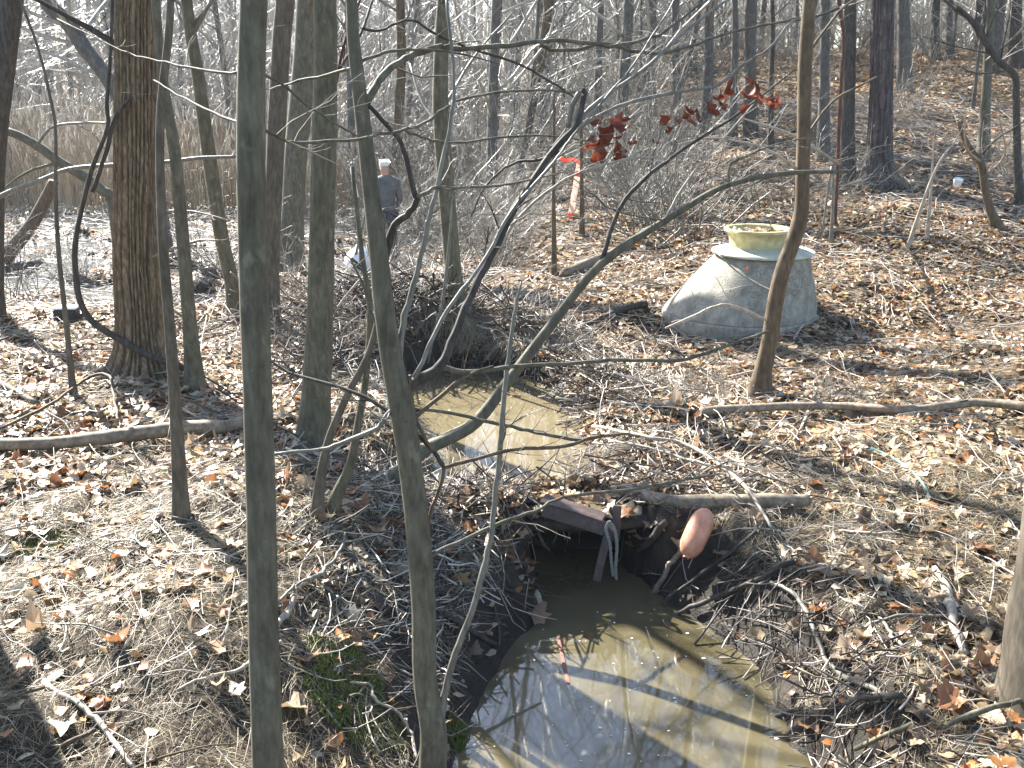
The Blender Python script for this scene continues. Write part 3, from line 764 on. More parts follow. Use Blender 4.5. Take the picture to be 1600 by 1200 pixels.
woody('sapling', 'thin curving brown-grey sapling in front of the concrete cone', 'sapling',
      [(1268, -40, 20), (1265, 0, 21), (1258, 100, 22), (1256, 200, 21), (1254, 280, 22), (1252, 330, 23), (1240, 375, 24), (1222, 425, 24), (1210, 480, 25), (1203, 530, 26), (1192, 580, 27), (1187, 618, 30)], M_brown, top=3.5, crown=12, seed=9, tw_d=4, tw_L=.35,
      branches=[([(1215, 460, 4), (1160, 430, 3), (1120, 395, 2)], 8.3, M_twig), ([(1208, 500, 5), (1197, 500, 5), (1150, 480, 6), (1120, 478, 6), (1083, 495, 6), (1040, 513, 4)], 7.4, M_pale),
                ([(1256, 220, 5), (1300, 160, 4), (1370, 120, 3)], 8.2), ([(1254, 270, 5), (1200, 235, 4), (1120, 215, 3), (1060, 225, 2)], 7.4, M_pale), ([(1257, 90, 5), (1310, 20, 4), (1347, -10, 3)], 8.1)])
woody('sapling', 'pencil-thin dark sapling standing in front of the big furrowed trunk', 'sapling',
      [(268, -30, 11), (263, 60, 12), (252, 160, 13), (250, 260, 14), (256, 400, 16), (266, 520, 17), (275, 650, 19), (284, 812, 21)], M_mid, top=2, crown=6, seed=10, tw_d=4)
woody('sapling', 'spindly bare stem beside the black box on the left bank', 'sapling',
      [(30, -5, 4), (60, 77, 4), (80, 160, 5), (87, 207, 5), (87, 300, 6), (92, 400, 7), (103, 500, 8), (115, 618, 9)], M_mid, top=.6, seed=11, tw_d=4)
woody('sapling', 'first of two dark slanting stems rising between the beech and the fork, the thicker one', 'sapling',
      [(575, 380, 6), (590, 450, 9), (590, 500, 10), (573, 560, 11), (543, 617, 12), (510, 700, 13), (495, 805, 15)], M_mid, seed=12, tw_d=5)
woody('sapling', 'slim slanting stem just left of the forking sapling, lower end among brown leaves', 'sapling',
      [(550, 260, 6), (566, 400, 8), (578, 483, 9), (572, 587, 11), (560, 660, 12), (547, 727, 14), (520, 795, 16)], M_olive, seed=13, tw_d=5)

# --- larger trees
def furrowed(nr, amp, zscale, ns=160, seed=0):
    def f(SP, SR, root, m):
        d = np.concatenate([[0], np.cumsum(np.linalg.norm(np.diff(SP, axis=0), axis=1))])
        nz = int(d[-1] / .022); s = np.linspace(0, d[-1], nz)
        P = np.stack([np.interp(s, d, SP[:, i]) for i in range(3)], 1); R = np.interp(s, d, SR)
        th = np.arange(ns) * 2 * PI / ns
        A, B = np.meshgrid(th, s)
        wv = .9 * (noise(np.cos(A) * 3 + 9, B * zscale + np.sin(A) * 3, seed) + .5 * noise(np.cos(A) * 6, B * zscale * 2.3 + np.sin(A) * 6, seed + 1))
        rid = np.abs(np.sin(A * nr / 2 + wv * 5))
        cross = np.abs(noise(A * nr / 2 / PI * 2, B * 9, seed + 5)) 
        rad = R[:, None] * (1 + amp * (rid ** .6 - .7) - amp * .35 * (cross < .06) + .05 * np.sin(A * 3 + 1) * np.exp(-B / .5) + .12 * np.clip(np.sin(A * 5 + 2), 0, 1) * np.exp(-B / .35))
        V = np.stack([P[:, 0:1] + rad * np.cos(A), P[:, 1:2] + rad * np.sin(A), np.broadcast_to(P[:, 2:3], A.shape)], -1)
        mb = MB(); i = np.arange(nz - 1)[:, None] * ns; j = np.arange(ns)[None]; j2 = (j + 1) % ns
        hc = (.45 + .75 * rid ** .8 * (1 - .45 * (cross < .06)))[..., None]  # dry ridge tops paler; furrows darkened in colour as painted crevice shade
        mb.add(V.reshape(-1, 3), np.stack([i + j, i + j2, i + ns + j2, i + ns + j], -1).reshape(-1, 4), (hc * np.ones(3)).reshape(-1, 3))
        mb.build('trunk', m, root, np.array(root.location))
    return f
woody('tree', 'big tree with deeply furrowed brown bark on the left bank', 'tree',
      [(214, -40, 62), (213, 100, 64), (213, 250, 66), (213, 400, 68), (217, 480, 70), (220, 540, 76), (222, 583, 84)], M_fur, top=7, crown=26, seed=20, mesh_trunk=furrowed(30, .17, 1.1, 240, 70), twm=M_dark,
      branches=[([(185, 80, 12), (167, 60, 10), (113, 30, 8), (77, 10, 7), (37, -10, 5)], 7.6), ([(245, 330, 3), (300, 330, 3), (360, 345, 2)], 7.6, M_pale), ([(215, 410, 4), (300, 378, 4), (345, 375, 2)], 7.4, M_pale)])
woody('tree', 'smooth olive-grey beech trunk rising right of the nearest sapling', 'tree',
      [(508, -40, 36), (509, 60, 37), (507, 200, 38), (504, 320, 40), (502, 420, 41), (499, 520, 43), (494, 620, 46), (490, 680, 52), (488, 705, 60)], M_olive, top=7, crown=24, seed=21, sides=20, twm=M_twig,
      branches=[([(515, 130, 6), (560, 60, 5), (585, -10, 4)], 6.8, M_dark), ([(505, 300, 6), (515, 200, 6), (535, 80, 5), (570, -20, 4)], 6.3, M_red), ([(512, 500, 4), (560, 440, 3), (600, 410, 2)], 6.2, M_pale), ([(500, 540, 4), (450, 510, 3), (430, 470, 2)], 6.2)])
woody('tree', 'dark slender tree half hidden behind the nearest sapling', 'tree',
      [(447, -30, 30), (440, 60, 30), (432, 200, 28), (427, 320, 26), (424, 420, 24), (422, 515, 28)], M_mid, top=6, crown=16, seed=22, twm=M_twig)
woody('tree', 'grey tree trunk in the marsh edge between the dark tree and the beech', 'tree',
      [(487, -30, 42), (476, 100, 38), (463, 230, 35), (457, 340, 35), (452, 430, 40)], M_grey, top=7, crown=18, seed=23, twm=M_twig)
woody('tree', 'leaning slender tree at the marsh edge, nearest to the left side of the closest sapling', 'tree',
      [(288, -30, 17), (296, 40, 18), (308, 110, 19), (322, 210, 21), (335, 300, 22), (348, 380, 22), (362, 440, 22), (372, 498, 26)], M_olive, top=5, crown=14, seed=24, twm=M_twig)
woody('tree', 'slightly crooked slender tree right beside the big furrowed trunk', 'tree',
      [(240, -30, 13), (248, 60, 14), (258, 150, 16), (272, 230, 18), (281, 320, 20), (288, 400, 20), (296, 500, 21), (305, 605, 25)], M_olive, top=4, crown=12, seed=25, twm=M_twig)
woody('tree', 'reddish dark trunk cut by the left edge of the picture', 'tree',
      [(18, -30, 36), (10, 80, 32), (0, 180, 28), (-8, 280, 28), (-15, 500, 32)], M_dark, Y=9.5, top=6, crown=18, seed=26)
woody('tree', 'straight olive tree growing on the undercut bank behind the upper pool', 'tree',
      [(694, -30, 18), (690, 60, 22), (688, 150, 25), (692, 230, 26), (700, 330, 26), (708, 420, 26), (716, 480, 30), (722, 505, 40)], M_olive, top=6, crown=18, seed=27, sides=16, twm=M_twig,
      branches=[([(690, 200, 5), (660, 160, 4), (640, 100, 3)], 10), ([(692, 170, 5), (740, 90, 4), (800, 20, 3)], 10.5)])
woody('tree', 'light brown tree leaning right in the middle distance', 'tree',
      [(862, -30, 15), (850, 60, 15), (838, 130, 15), (825, 200, 15), (812, 255, 16), (803, 300, 20)], M_brown, top=5, crown=14, seed=28, twm=M_twig)
woody('pine_tree', 'dark plated pine trunk on the right slope', 'tree',
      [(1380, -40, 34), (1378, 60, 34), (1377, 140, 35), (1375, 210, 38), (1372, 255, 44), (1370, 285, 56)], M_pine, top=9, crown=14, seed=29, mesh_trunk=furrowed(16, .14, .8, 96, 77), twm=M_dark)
woody('tree', 'dark trunk standing just left of the pine', 'tree',
      [(1330, -30, 18), (1327, 90, 19), (1325, 200, 20), (1322, 288, 26)], M_dark, top=6, crown=10, seed=30)
woody('tree', 'pale grey straight trunk on the far right slope', 'tree',
      [(1549, -30, 14), (1545, 70, 14), (1540, 160, 15), (1536, 250, 18)], M_grey, top=6, crown=14, seed=31, twm=M_twig,
      branches=[([(1543, 75, 8), (1530, 40, 7), (1500, 20, 5), (1470, -5, 4)], 15, M_dark), ([(1541, 95, 5), (1583, 60, 4), (1620, 20, 3)], 15)])
woody('sapling', 'crooked reddish brown sapling on the right slope', 'sapling',
      [(1497, 190, 5), (1507, 217, 9), (1520, 240, 11), (1533, 255, 12), (1540, 300, 12), (1550, 335, 13), (1560, 357, 14)], M_brown, top=0, seed=32, twm=M_pale, tw_d=4, tw_L=.5,
      branches=[([(1533, 253, 4), (1510, 230, 3), (1508, 180, 2)], 12), ([(1535, 240, 4), (1560, 215, 3), (1600, 190, 2)], 12, M_dark), ([(1540, 275, 3), (1570, 240, 3), (1560, 180, 2)], 12)])
woody('tree', 'curved dark tree at the far right edge of the slope', 'tree',
      [(1495, 10, 6), (1520, 35, 9), (1536, 60, 10), (1560, 95, 10), (1585, 118, 11), (1588, 160, 11), (1590, 260, 12), (1594, 320, 14)], M_dark, top=0, crown=6, seed=33)
for px, w, by, lb in ((1461, 13, 96, 'thin dark tree on the ridge crest, left of the far right group'), (1530, 14, 80, 'dark tree on the ridge behind the pale trunk'), (1587, 17, 100, 'thick dark tree on the ridge at the right edge'), (1483, 10, 92, 'slim grey tree on the ridge crest between two dark ones')):
    woody('tree', lb, 'tree', [(px + 3, -30, w * .85), (px, by * .5, w), (px, by, w * 1.25)], M_dark if w > 10 else M_bg, top=9, crown=12, seed=px)
woody('tree', 'massive smooth grey trunk cut by the right edge in the near foreground', 'tree',
      [(1740, 300, 100), (1700, 600, 120), (1680, 820, 150), (1670, 950, 170), (1662, 1060, 180), (1660, 1120, 190)], M_mid, Y=3.6, top=6, crown=10, seed=35, sides=32, flare=1.12)
woody('tree', 'broad leaning grey trunk behind the reeds in the upper left', 'tree',
      [(60, -40, 26), (75, 5, 25), (107, 37, 25), (133, 77, 24), (155, 105, 22), (185, 150, 22), (230, 230, 22), (250, 330, 24)], M_bg, Y=17, top=3, crown=12, seed=36, twm=M_bgtwig)
woody('dead_stem', 'thick leaning dead stem in the marsh at the left edge', 'dead tree',
      [(84, 283, 15), (72, 310, 18), (50, 350, 20), (20, 388, 23), (-10, 425, 26)], M_brown, seed=37, tw_d=0, flare=1.1)
woody('fallen_tree', 'grey fallen bough arching down over the marsh on the left', 'fallen tree',
      [(-10, 204, 12), (20, 208, 13), (57, 227, 14), (93, 253, 15), (133, 277, 16), (160, 298, 16), (176, 322, 16)], M_grey, Y=13, seed=38, tw_d=3, flare=1.0,
      branches=[([(57, 227, 5), (83, 198, 5), (133, 192, 4), (173, 192, 3)], 12.6, M_twig), ([(93, 253, 5), (40, 270, 4), (0, 300, 3)], 12.6)])
woody('sapling', 'long thin stem arching sideways behind the furrowed tree', 'sapling',
      [(400, 243, 4), (367, 245, 5), (310, 247, 6), (253, 254, 6), (180, 258, 7), (110, 264, 7), (67, 280, 7), (0, 307, 8), (-60, 350, 10), (-90, 470, 12)], M_twig, Y=9.0, seed=39, tw_d=4)
woody('hanging_vine', 'dark red vine stem hanging down right of the concrete cone', 'vine',
      [(1310, -40, 6), (1312, 10, 7), (1319, 60, 6), (1315, 120, 6), (1311, 200, 6), (1309, 270, 5), (1306, 320, 5), (1305, 352, 4)], M_red, seed=40, tw_d=1.5, flare=1.0,
      branches=[([(1312, 12, 5), (1267, 28, 4), (1200, 38, 3), (1150, 50, 2)], 11.0, M_dark), ([(1312, 12, 4), (1347, 2, 3), (1400, -20, 2)], 11.0, M_dark), ([(1309, 268, 5), (1243, 267, 4), (1200, 278, 4), (1150, 300, 2)], 11.0, M_dark), ([(1310, 257, 5), (1250, 217, 5), (1200, 197, 4), (1160, 185, 2)], 11.0, M_pale)])
woody('hanging_vine', 'thick dark vine sagging against the foot of the big furrowed tree', 'vine',
      [(176, 0, 5), (173, 83, 5), (167, 160, 6), (168, 200, 6), (145, 260, 7), (130, 317, 7), (119, 370, 8), (117, 410, 9), (124, 467, 10), (145, 503, 11), (187, 530, 11), (233, 556, 11), (290, 577, 10)], M_dark, Y=7.6, seed=41, tw_d=1.5, flare=1.0,
      branches=[([(145, 300, 7), (165, 240, 7), (180, 185, 7), (207, 150, 5)], 7.65)])
woody('sapling', 'dark red twig stem with a bent tip hanging beside the red leaves', 'sapling',
      [(1205, -20, 5), (1198, 43, 5), (1190, 100, 6), (1186, 143, 7), (1195, 180, 3)], M_red, Y=6.0, seed=42, tw_d=1.5, flare=1.0) if False else None
for i, (pts, m, lb) in enumerate([
    ([(705, 340, 3), (700, 400, 5), (690, 480, 6), (668, 555, 7)], M_twig, 'thin upright stem beside the upper pool head'),
    ([(866, 180, 5), (865, 300, 6), (866, 432, 8)], M_brown, 'upright brown stem left of the orange flagged lath'),
    ([(908, 200, 5), (909, 290, 6), (909, 372, 8)], M_brown, 'upright brown stem right behind the orange flagged lath'),
    ([(1285, 360, 3), (1300, 260, 4), (1302, 300, 4), (1298, 380, 5)], M_twig, 'thin bare stem right of the concrete cone'),
    ([(1490, 225, 3), (1470, 250, 4), (1448, 300, 5), (1418, 390, 6)], M_pale, 'pale slanting stem on the open slope'),
    ([(1458, 240, 3), (1455, 290, 4), (1448, 375, 5)], M_pale, 'pale upright stem on the open slope'),
    ([(1205, 130, 8), (1204, 190, 9), (1204, 255, 12)], M_dark, 'short dark trunk behind the red leaves'),
    ([(1148, 80, 10), (1146, 150, 11), (1145, 230, 14)], M_bg, 'slim mid-distance trunk left of the curved sapling'),
    ([(580, 300, 4), (560, 380, 4), (548, 440, 5)], M_twig, 'bare stem next to the white plastic bag'),
    ([(625, -20, 14), (627, 100, 15), (620, 220, 16), (612, 330, 20)], M_brown, 'brown trunk right behind the walking person'),
    ([(545, 60, 10), (549, 200, 12), (552, 330, 14)], M_bg, 'grey trunk seen left of the person'),
    ([(780, -20, 12), (776, 120, 13), (770, 280, 16)], M_bg, 'grey trunk behind the arching branches'),
    ([(1055, -20, 12), (1056, 120, 13), (1058, 240, 16)], M_bg, 'grey trunk beyond the red leaf cluster'),
    ([(1290, -20, 14), (1288, 120, 15), (1286, 250, 18)], M_bg, 'grey trunk between the curved sapling and the vine'),
    ([(940, -20, 10), (935, 100, 11), (931, 250, 13)], M_bg, 'slim grey trunk above the orange tape'),
]):
    top = 4 if pts[0][1] < 0 or pts[0][2] >= 8 else .3
    woody('sapling' if top < 1 else 'tree', lb, 'sapling' if top < 1 else 'tree', pts, m, seed=60 + i, top=top, crown=8 if top > 1 else 0, tw_d=4, twm=M_twig if top > 1 else m)

def hidden_tree(x, y, r_):
    K = 9; P = np.stack([np.full(K, x) + np.linspace(0, .2, K), np.full(K, y), float(terrain(x, y)) - .2 + np.linspace(0, 7, K)], 1)
    base = np.array([x, y, float(terrain(x, y))]); root = empty('tree', base, 'thick grey trunk standing just outside the left edge, its shadow on the near bank', 'tree')
    mb = MB(); mb.tubes(*smooth_path(P, r_ * np.linspace(1.15, .5, K)), 16); mb.build('trunk', M_grey, root, base)
hidden_tree(-3.3, 4.9, .17)

# red leaves still hanging on the forking sapling's branch
fork = [o for o in COL.objects if o.get('label', '').startswith('young grey trunk forking')][0]
RL = [leaf_mesh('leaf', M_redleaf, 300 + i, 1.6) for i in range(5)]
OL = [leaf_mesh('leaf', M_orangeleaf, 320 + i, 1.6) for i in range(3)]
def bent_oval(name, m, seed):
    r = np.random.default_rng(seed); n = 7; mb = MB()
    t = np.linspace(0, 1, n); w = .22 * np.sin(PI * t ** .8) + .005
    c = r.uniform(.4, 2.2); V = []
    for i in range(n):
        yy, zz = -t[i] * math.cos(c * t[i]), t[i] * math.sin(c * t[i]) * .6
        tw_ = r.uniform(-.6, .6) * t[i] * 2; jx = r.normal(0, .03)
        V += [(-w[i] * r.uniform(.5, 1.2) + jx, yy + r.normal(0, .03), zz + w[i] * (1.1 + tw_)), (jx, yy, zz), (w[i] * r.uniform(.5, 1.2) + jx, yy + r.normal(0, .03), zz + w[i] * (1.0 - tw_))]
    F = []
    for i in range(n - 1):
        a = i * 3; F += [(a, a + 1, a + 4, a + 3), (a + 1, a + 2, a + 5, a + 4)]
    mb.add(V, F); o = mb.build(name, m); me = o.data; bpy.data.objects.remove(o); return me
RO = [bent_oval('leaf', M_redleaf, 340 + i) for i in range(14)]
for px, py, w in [(950, 195, 46), (940, 210, 40), (935, 225, 46), (925, 218, 40), (960, 215, 36), (955, 235, 44), (972, 240, 30), (975, 215, 26), (980, 225, 20), (965, 185, 34), (945, 180, 26), (1031, 190, 34), (1031, 200, 40), (1018, 218, 16), (1065, 180, 36), (1070, 170, 30), (1060, 190, 26), (1078, 185, 24), (1105, 165, 36), (1112, 155, 28), (1120, 160, 26), (1140, 155, 34), (1150, 150, 38), (1158, 145, 36), (1165, 155, 34), (1172, 140, 30), (1180, 155, 38), (1190, 160, 36), (1198, 165, 30), (1205, 168, 26), (1168, 165, 24), (932, 232, 40), (948, 244, 36), (966, 225, 34), (958, 255, 30), (985, 190, 30), (940, 196, 34), (1036, 210, 28), (1088, 176, 24), (1136, 168, 24), (1186, 150, 24)]:
    p, t = at(px + random.uniform(-3, 3), py - w * .2, 4.1 + random.uniform(-.12, .12))
    put_leaf(tuple(p), w * t / F_PX * (1.15 if px < 1000 else 1.1), parent=fork, me=random.choice(RO), rot=(random.uniform(.7, 1.9), random.uniform(-.8, .8), random.uniform(-1.6, 1.6)))

# ------------------------------------------------------------------ concrete manhole cone
bp, bt = ghit(1155, 512)
MC = Vector((bp[0] + .01, bp[1] + .35, float(terrain(bp[0], bp[1] + .1)) - .06))
MC.x += .06
cone = empty('manhole_cone', MC, 'pale stained concrete manhole cone with a yellowish rim standing on the leafy bank', 'manhole')
def rings(name, rr, m, n=56, cap=True, jit=0.0, seed=0):
    """rr: (cx, cy, z, radius)"""
    mb = MB(); V = []; a = np.arange(n) * 2 * PI / n
    for k, (cx, cy, z, r_) in enumerate(rr):
        q = r_ + jit * fbm(np.cos(a) * 3 + k * .4, np.sin(a) * 3 + z * 6, 3, seed)
        V.append(np.stack([cx + q * np.cos(a), cy + q * np.sin(a), z + 0 * a], 1))
    K = len(rr); i = np.arange(K - 1)[:, None] * n; j = np.arange(n)[None]; j2 = (j + 1) % n
    mb.add(np.concatenate(V), np.stack([i + j, i + j2, i + n + j2, i + n + j], -1).reshape(-1, 4))
    return mb.build(name, m, cone)

ex = .17                                         # the top sits off centre, to the right
prof = []
for k in range(13):
    f = k / 12; r_ = .80 + (.485 - .80) * (f ** 1.12); prof.append((ex * f * 1.25 + .0, 0, .16 + .60 * f, r_))
o = rings('cone', [(0, 0, .165, .785)] + prof, M_conc, jit=.012, seed=3)
md = o.modifiers.new('edge', 'EDGE_SPLIT'); md.split_angle = math.radians(50)
o = rings('base_ring', [(0, 0, -.15, .81), (0, 0, .0, .815), (0, 0, .13, .825), (0, 0, .150, .815), (0, 0, .156, .78)], M_conc, jit=.012, seed=5)
o = rings('flange', [(ex + .04, 0, .765, .40), (ex + .04, 0, .772, .522), (ex + .04, 0, .78, .535), (ex + .04, 0, .795, .537), (ex + .04, 0, .802, .53), (ex + .03, 0, .812, .48), (ex, 0, .84, .33), (ex, 0, .85, .29)], M_flange, jit=.004, seed=7)
md = o.modifiers.new('edge', 'EDGE_SPLIT'); md.split_angle = math.radians(50)
o = rings('rim', [(ex - .03, 0, .83, .292), (ex - .03, 0, .89, .287), (ex - .03, 0, .95, .300), (ex - .03, 0, 1.0, .330), (ex - .03, 0, 1.008, .352), (ex - .03, 0, 1.03, .352), (ex - .03, 0, 1.036, .345), (ex - .03, 0, 1.036, .31), (ex - .03, 0, 1.02, .295), (ex - .03, 0, .85, .275), (ex - .03, 0, .848, .02)], M_rim, jit=.004, seed=8)
md = o.modifiers.new('edge', 'EDGE_SPLIT'); md.split_angle = math.radians(50)
# inside filled with leaves
fl = MB(); n = 260; a = rng.uniform(0, 2 * PI, n); q = .27 * np.sqrt(rng.uniform(0, 1, n))
o2 = outline('oval'); T = np.zeros((n, 7, 3)); T[:, :6, :2] = o2; T[:, :, 2] = rng.normal(0, .1, (n, 7)); T *= rng.uniform(.05, .10, n)[:, None, None]
T = np.einsum('nij,nkj->nki', rotmats(n, .5), T) + np.stack([ex - .03 + q * np.cos(a), q * np.sin(a), .955 + rng.uniform(0, .05, n)], 1)[:, None]
fl.add(T.reshape(-1, 3), (np.arange(n)[:, None, None] * 7 + np.array([[i, (i + 1) % 6, 6] for i in range(6)])[None]).reshape(-1, 3), np.repeat(PAL[rng.integers(0, 5, n)], 7, axis=0))
o = fl.build('leaf_fill', M_leaf, smooth=False); o['kind'] = 'stuff'; o.location = MC
tag(o, 'dry leaves and soil filling the mouth of the concrete cone', 'leaf litter')
put_leaf(tuple(at(1166, 420, MC.y - .62)[0]), .06, me=OL[0], parent=cone, rot=(1.3, .3, .4))

# ------------------------------------------------------------------ logs, sticks and branches on the ground
def gpath(pts, off=0.0):
    P, R = [], []
    for q in pts:
        p, t = ghit(q[0], q[1]); r_ = (q[2] if len(q) > 2 else 6) * .5 * t / F_PX
        P.append(p + np.array([0, 0, r_ * .7 + off])); R.append(r_)
    return np.array(P), np.array(R)
def stick(name, label, cat, pts, m, group=None, off=0.0, tw_=0, seed=0, sides=7, wob=.003, straight=False):
    P, R = gpath(pts, off)
    if straight:                                         # stiff log: a chord lying on the ground
        n = len(P); t = np.linspace(0, 1, n)[:, None]; Q = P[0] * (1 - t) + P[-1] * t; P[:, 2] = .35 * P[:, 2] + .65 * Q[:, 2]
    SPb, SRb = smooth_path(P, R, per=5); r = np.random.default_rng(seed)
    SPb = SPb + r.normal(0, wob, SPb.shape); SRb = SRb * (1 + r.normal(0, .05, len(SRb)))
    mb = MB(); mb.tubes(SPb, SRb, sides)
    if tw_: twigs_on(mb, SPb, SRb, r, tw_, .2, up=.2)
    o = mb.build(name, m, None, SPb[0]); tag(o, label, cat, group); return o
stick('fallen_log', 'weathered bare log lying across the leaves on the left bank', 'log', [(-20, 710, 20), (100, 708, 21), (200, 697, 22), (290, 690, 23), (365, 680, 22), (392, 668, 20)], M_log, straight=True, sides=14, off=.03)
stick('fallen_log', 'mossy log whose end juts out above the orange float', 'log', [(975, 782, 20), (1040, 786, 24), (1120, 792, 24), (1190, 796, 24), (1262, 800, 20)], M_log, straight=True, sides=14, off=.05)
stick('fallen_log', 'long thin log at the foot of the curved sapling, reaching the right edge', 'log', [(1095, 652, 15), (1180, 652, 14), (1300, 655, 12), (1420, 652, 13), (1520, 648, 14), (1620, 646, 14)], M_log, straight=True, sides=10, off=.02)
stick('fallen_log', 'short broken log on the leaves behind the leaning pole', 'log', [(880, 436, 14), (920, 420, 17), (972, 398, 16), (985, 390, 12)], M_log, straight=True, sides=12, off=.03)
stick('fallen_log', 'dark curved log at the head of the upper pool', 'log', [(790, 525, 14), (820, 516, 16), (860, 520, 16), (910, 526, 12)], M_brown, sides=10, off=.03)
stick('fallen_branch', 'dark branch stub poking out of the leaves left of the concrete cone', 'branch', [(905, 520, 8), (970, 492, 10), (1010, 483, 12)], M_dark, off=.03)
stick('fallen_log', 'grey log lying behind the forking sapling', 'log', [(640, 482, 12), (690, 474, 14), (735, 470, 12)], M_grey, off=.03)
stick('fallen_log', 'dark log end at the left edge above the black box', 'log', [(-10, 434, 14), (40, 424, 13), (66, 418, 12)], M_dark, off=.05)
GS = [
    ('arching bare twig over the leaves above the long left log', [(0, 690, 5), (77, 653, 5), (140, 608, 5), (173, 605, 5), (182, 645, 4), (187, 683, 4)], M_brown, .08),
    ('grey stick on the left edge below the black box', [(0, 605, 10), (60, 638, 10)], M_grey, .02),
    ('long stick running down to the bottom edge at the lower left', [(70, 1073, 8), (127, 1113, 9), (157, 1140, 9), (215, 1215, 8)], M_pale, .02),
    ('short stick crossing the long one at the lower left', [(97, 1173, 7), (153, 1150, 8)], M_brown, .02),
    ('curved pale twig running from the nearest sapling down the left bank', [(277, 1092, 4), (313, 1073, 5), (370, 1060, 6), (400, 1040, 8), (440, 1015, 5)], M_pale, .03),
    ('bent grey twig rising out of the shaded left bank', [(433, 963, 5), (463, 930, 5), (497, 917, 6), (530, 880, 5), (540, 850, 4)], M_twig, .05),
    ('thick pale root stub right beside the nearest sapling', [(433, 990, 11), (450, 970, 11), (460, 945, 10)], M_pale, .03),
    ('pale crooked twig on the moss at the bottom centre', [(548, 1082, 4), (580, 1083, 4), (585, 1105, 5), (620, 1127, 5), (643, 1160, 5), (652, 1200, 5)], M_pale, .04),
    ('root lying across the shaded bank', [(547, 983, 5), (593, 981, 6), (640, 997, 5)], M_twig, .03),
    ('dark stick sliding down the bank into the lower pool', [(693, 967, 9), (727, 993, 10), (777, 1017, 8)], M_dark, .03),
    ('slender stick above the lower pool, the upper of two parallel ones', [(1037, 957, 5), (1093, 917, 6), (1183, 850, 6)], M_dark, .07),
    ('dark stick with its tip in the lower pool, the lower of two parallel ones', [(1047, 975, 6), (1100, 953, 9), (1160, 930, 9), (1240, 890, 8)], M_dark, .04),
    ('dark forked root dipping into the pool left of the culvert mouth', [(815, 888, 9), (857, 923, 10), (887, 947, 8), (907, 973, 5)], M_dark, .03),
    ('thin dry twig drooping across the culvert mouth', [(833, 817, 4), (843, 860, 5), (867, 900, 4), (880, 940, 3)], M_pale, .10),
    ('forked twig at the left jamb of the culvert mouth', [(867, 838, 4), (840, 855, 4), (800, 877, 4)], M_twig, .10),
    ('dark slanting stick right of the rope', [(1040, 837, 12), (1020, 862, 12), (997, 883, 11)], M_dark, .08),
    ('curled stub of branch hanging below the orange float', [(1057, 860, 9), (1064, 875, 10), (1047, 897, 9), (1027, 933, 9), (1017, 941, 9)], M_log, .05),
    ('long curving root along the right bank of the lower pool', [(1203, 920, 6), (1233, 933, 7), (1257, 963, 8), (1273, 1000, 8), (1290, 1043, 8), (1317, 1067, 9), (1360, 1087, 9), (1383, 1103, 8)], M_twig, .03),
    ('thick pale root near the right edge trunk', [(1460, 897, 10), (1477, 927, 15), (1483, 960, 15), (1493, 1000, 14), (1507, 1030, 10)], M_pale, .02),
    ('dark root arching out of the bank at the lower right', [(1317, 1123, 9), (1343, 1113, 12), (1407, 1110, 11)], M_dark, .06),
    ('olive stick at the foot of the right edge trunk', [(1473, 1157, 9), (1533, 1133, 10), (1600, 1117, 9)], M_olive, .06),
    ('green-grey stick at the bottom right corner, left of the olive one', [(1333, 1190, 8), (1427, 1153, 8)], M_olive, .06),
    ('long pale arching branch over the right bank', [(925, 694, 5), (1000, 713, 6), (1060, 725, 7), (1107, 748, 7), (1160, 793, 6), (1203, 862, 5)], M_pale, .14),
    ('second pale branch just below the arching one', [(950, 712, 4), (1010, 722, 5), (1060, 738, 5), (1110, 752, 5)], M_pale, .10),
    ('pale forked twig standing on the right bank', [(1240, 700, 4), (1262, 655, 5), (1275, 615, 4)], M_pale, .05),
    ('pale twig in front of the concrete cone', [(850, 545, 3), (900, 520, 4), (960, 500, 4)], M_pale, .05),
    ('thin stick running left from the pool head', [(435, 600, 4), (470, 592, 5), (560, 594, 4)], M_pale, .05),
    ('white bare stick on the leaves between the forking sapling and the pool', [(735, 718, 4), (745, 745, 6), (746, 758, 6)], M_pale, .05),
    ('twig rising at the right edge of the cone', [(1240, 535, 4), (1262, 500, 4), (1275, 470, 3)], M_pale, .03),
    ('crooked root over the upper right of the near bank', [(1205, 1045, 4), (1260, 1050, 4), (1300, 1075, 6)], M_dark, .03),
    ('twig tangle stem on the mid right bank', [(1340, 995, 4), (1400, 975, 5), (1500, 975, 4)], M_twig, .04),
    ('pale branching root over the right bank mud', [(1375, 975, 5), (1390, 1000, 6), (1410, 1020, 6)], M_pale, .03),
    ('stick lying level across the right bank', [(1310, 838, 4), (1360, 842, 5), (1410, 843, 4)], M_pale, .03),
    ('dark stick on the shore of the lower pool at the bottom right', [(1205, 1130, 6), (1230, 1120, 9), (1253, 1115, 7)], M_dark, .02),
]
for i, (lb, pts, m, off) in enumerate(GS):
    stick('fallen_stick', lb, 'stick', pts, m, off=off, seed=500 + i, tw_=3 if len(pts) > 3 else 0)
stick('water_hose', 'thin teal hose curving over the bare right bank', 'hose', [(1345, 700, 4), (1380, 713, 4), (1410, 730, 4), (1435, 752, 4), (1452, 778, 4)], M_teal, off=.015, wob=0)

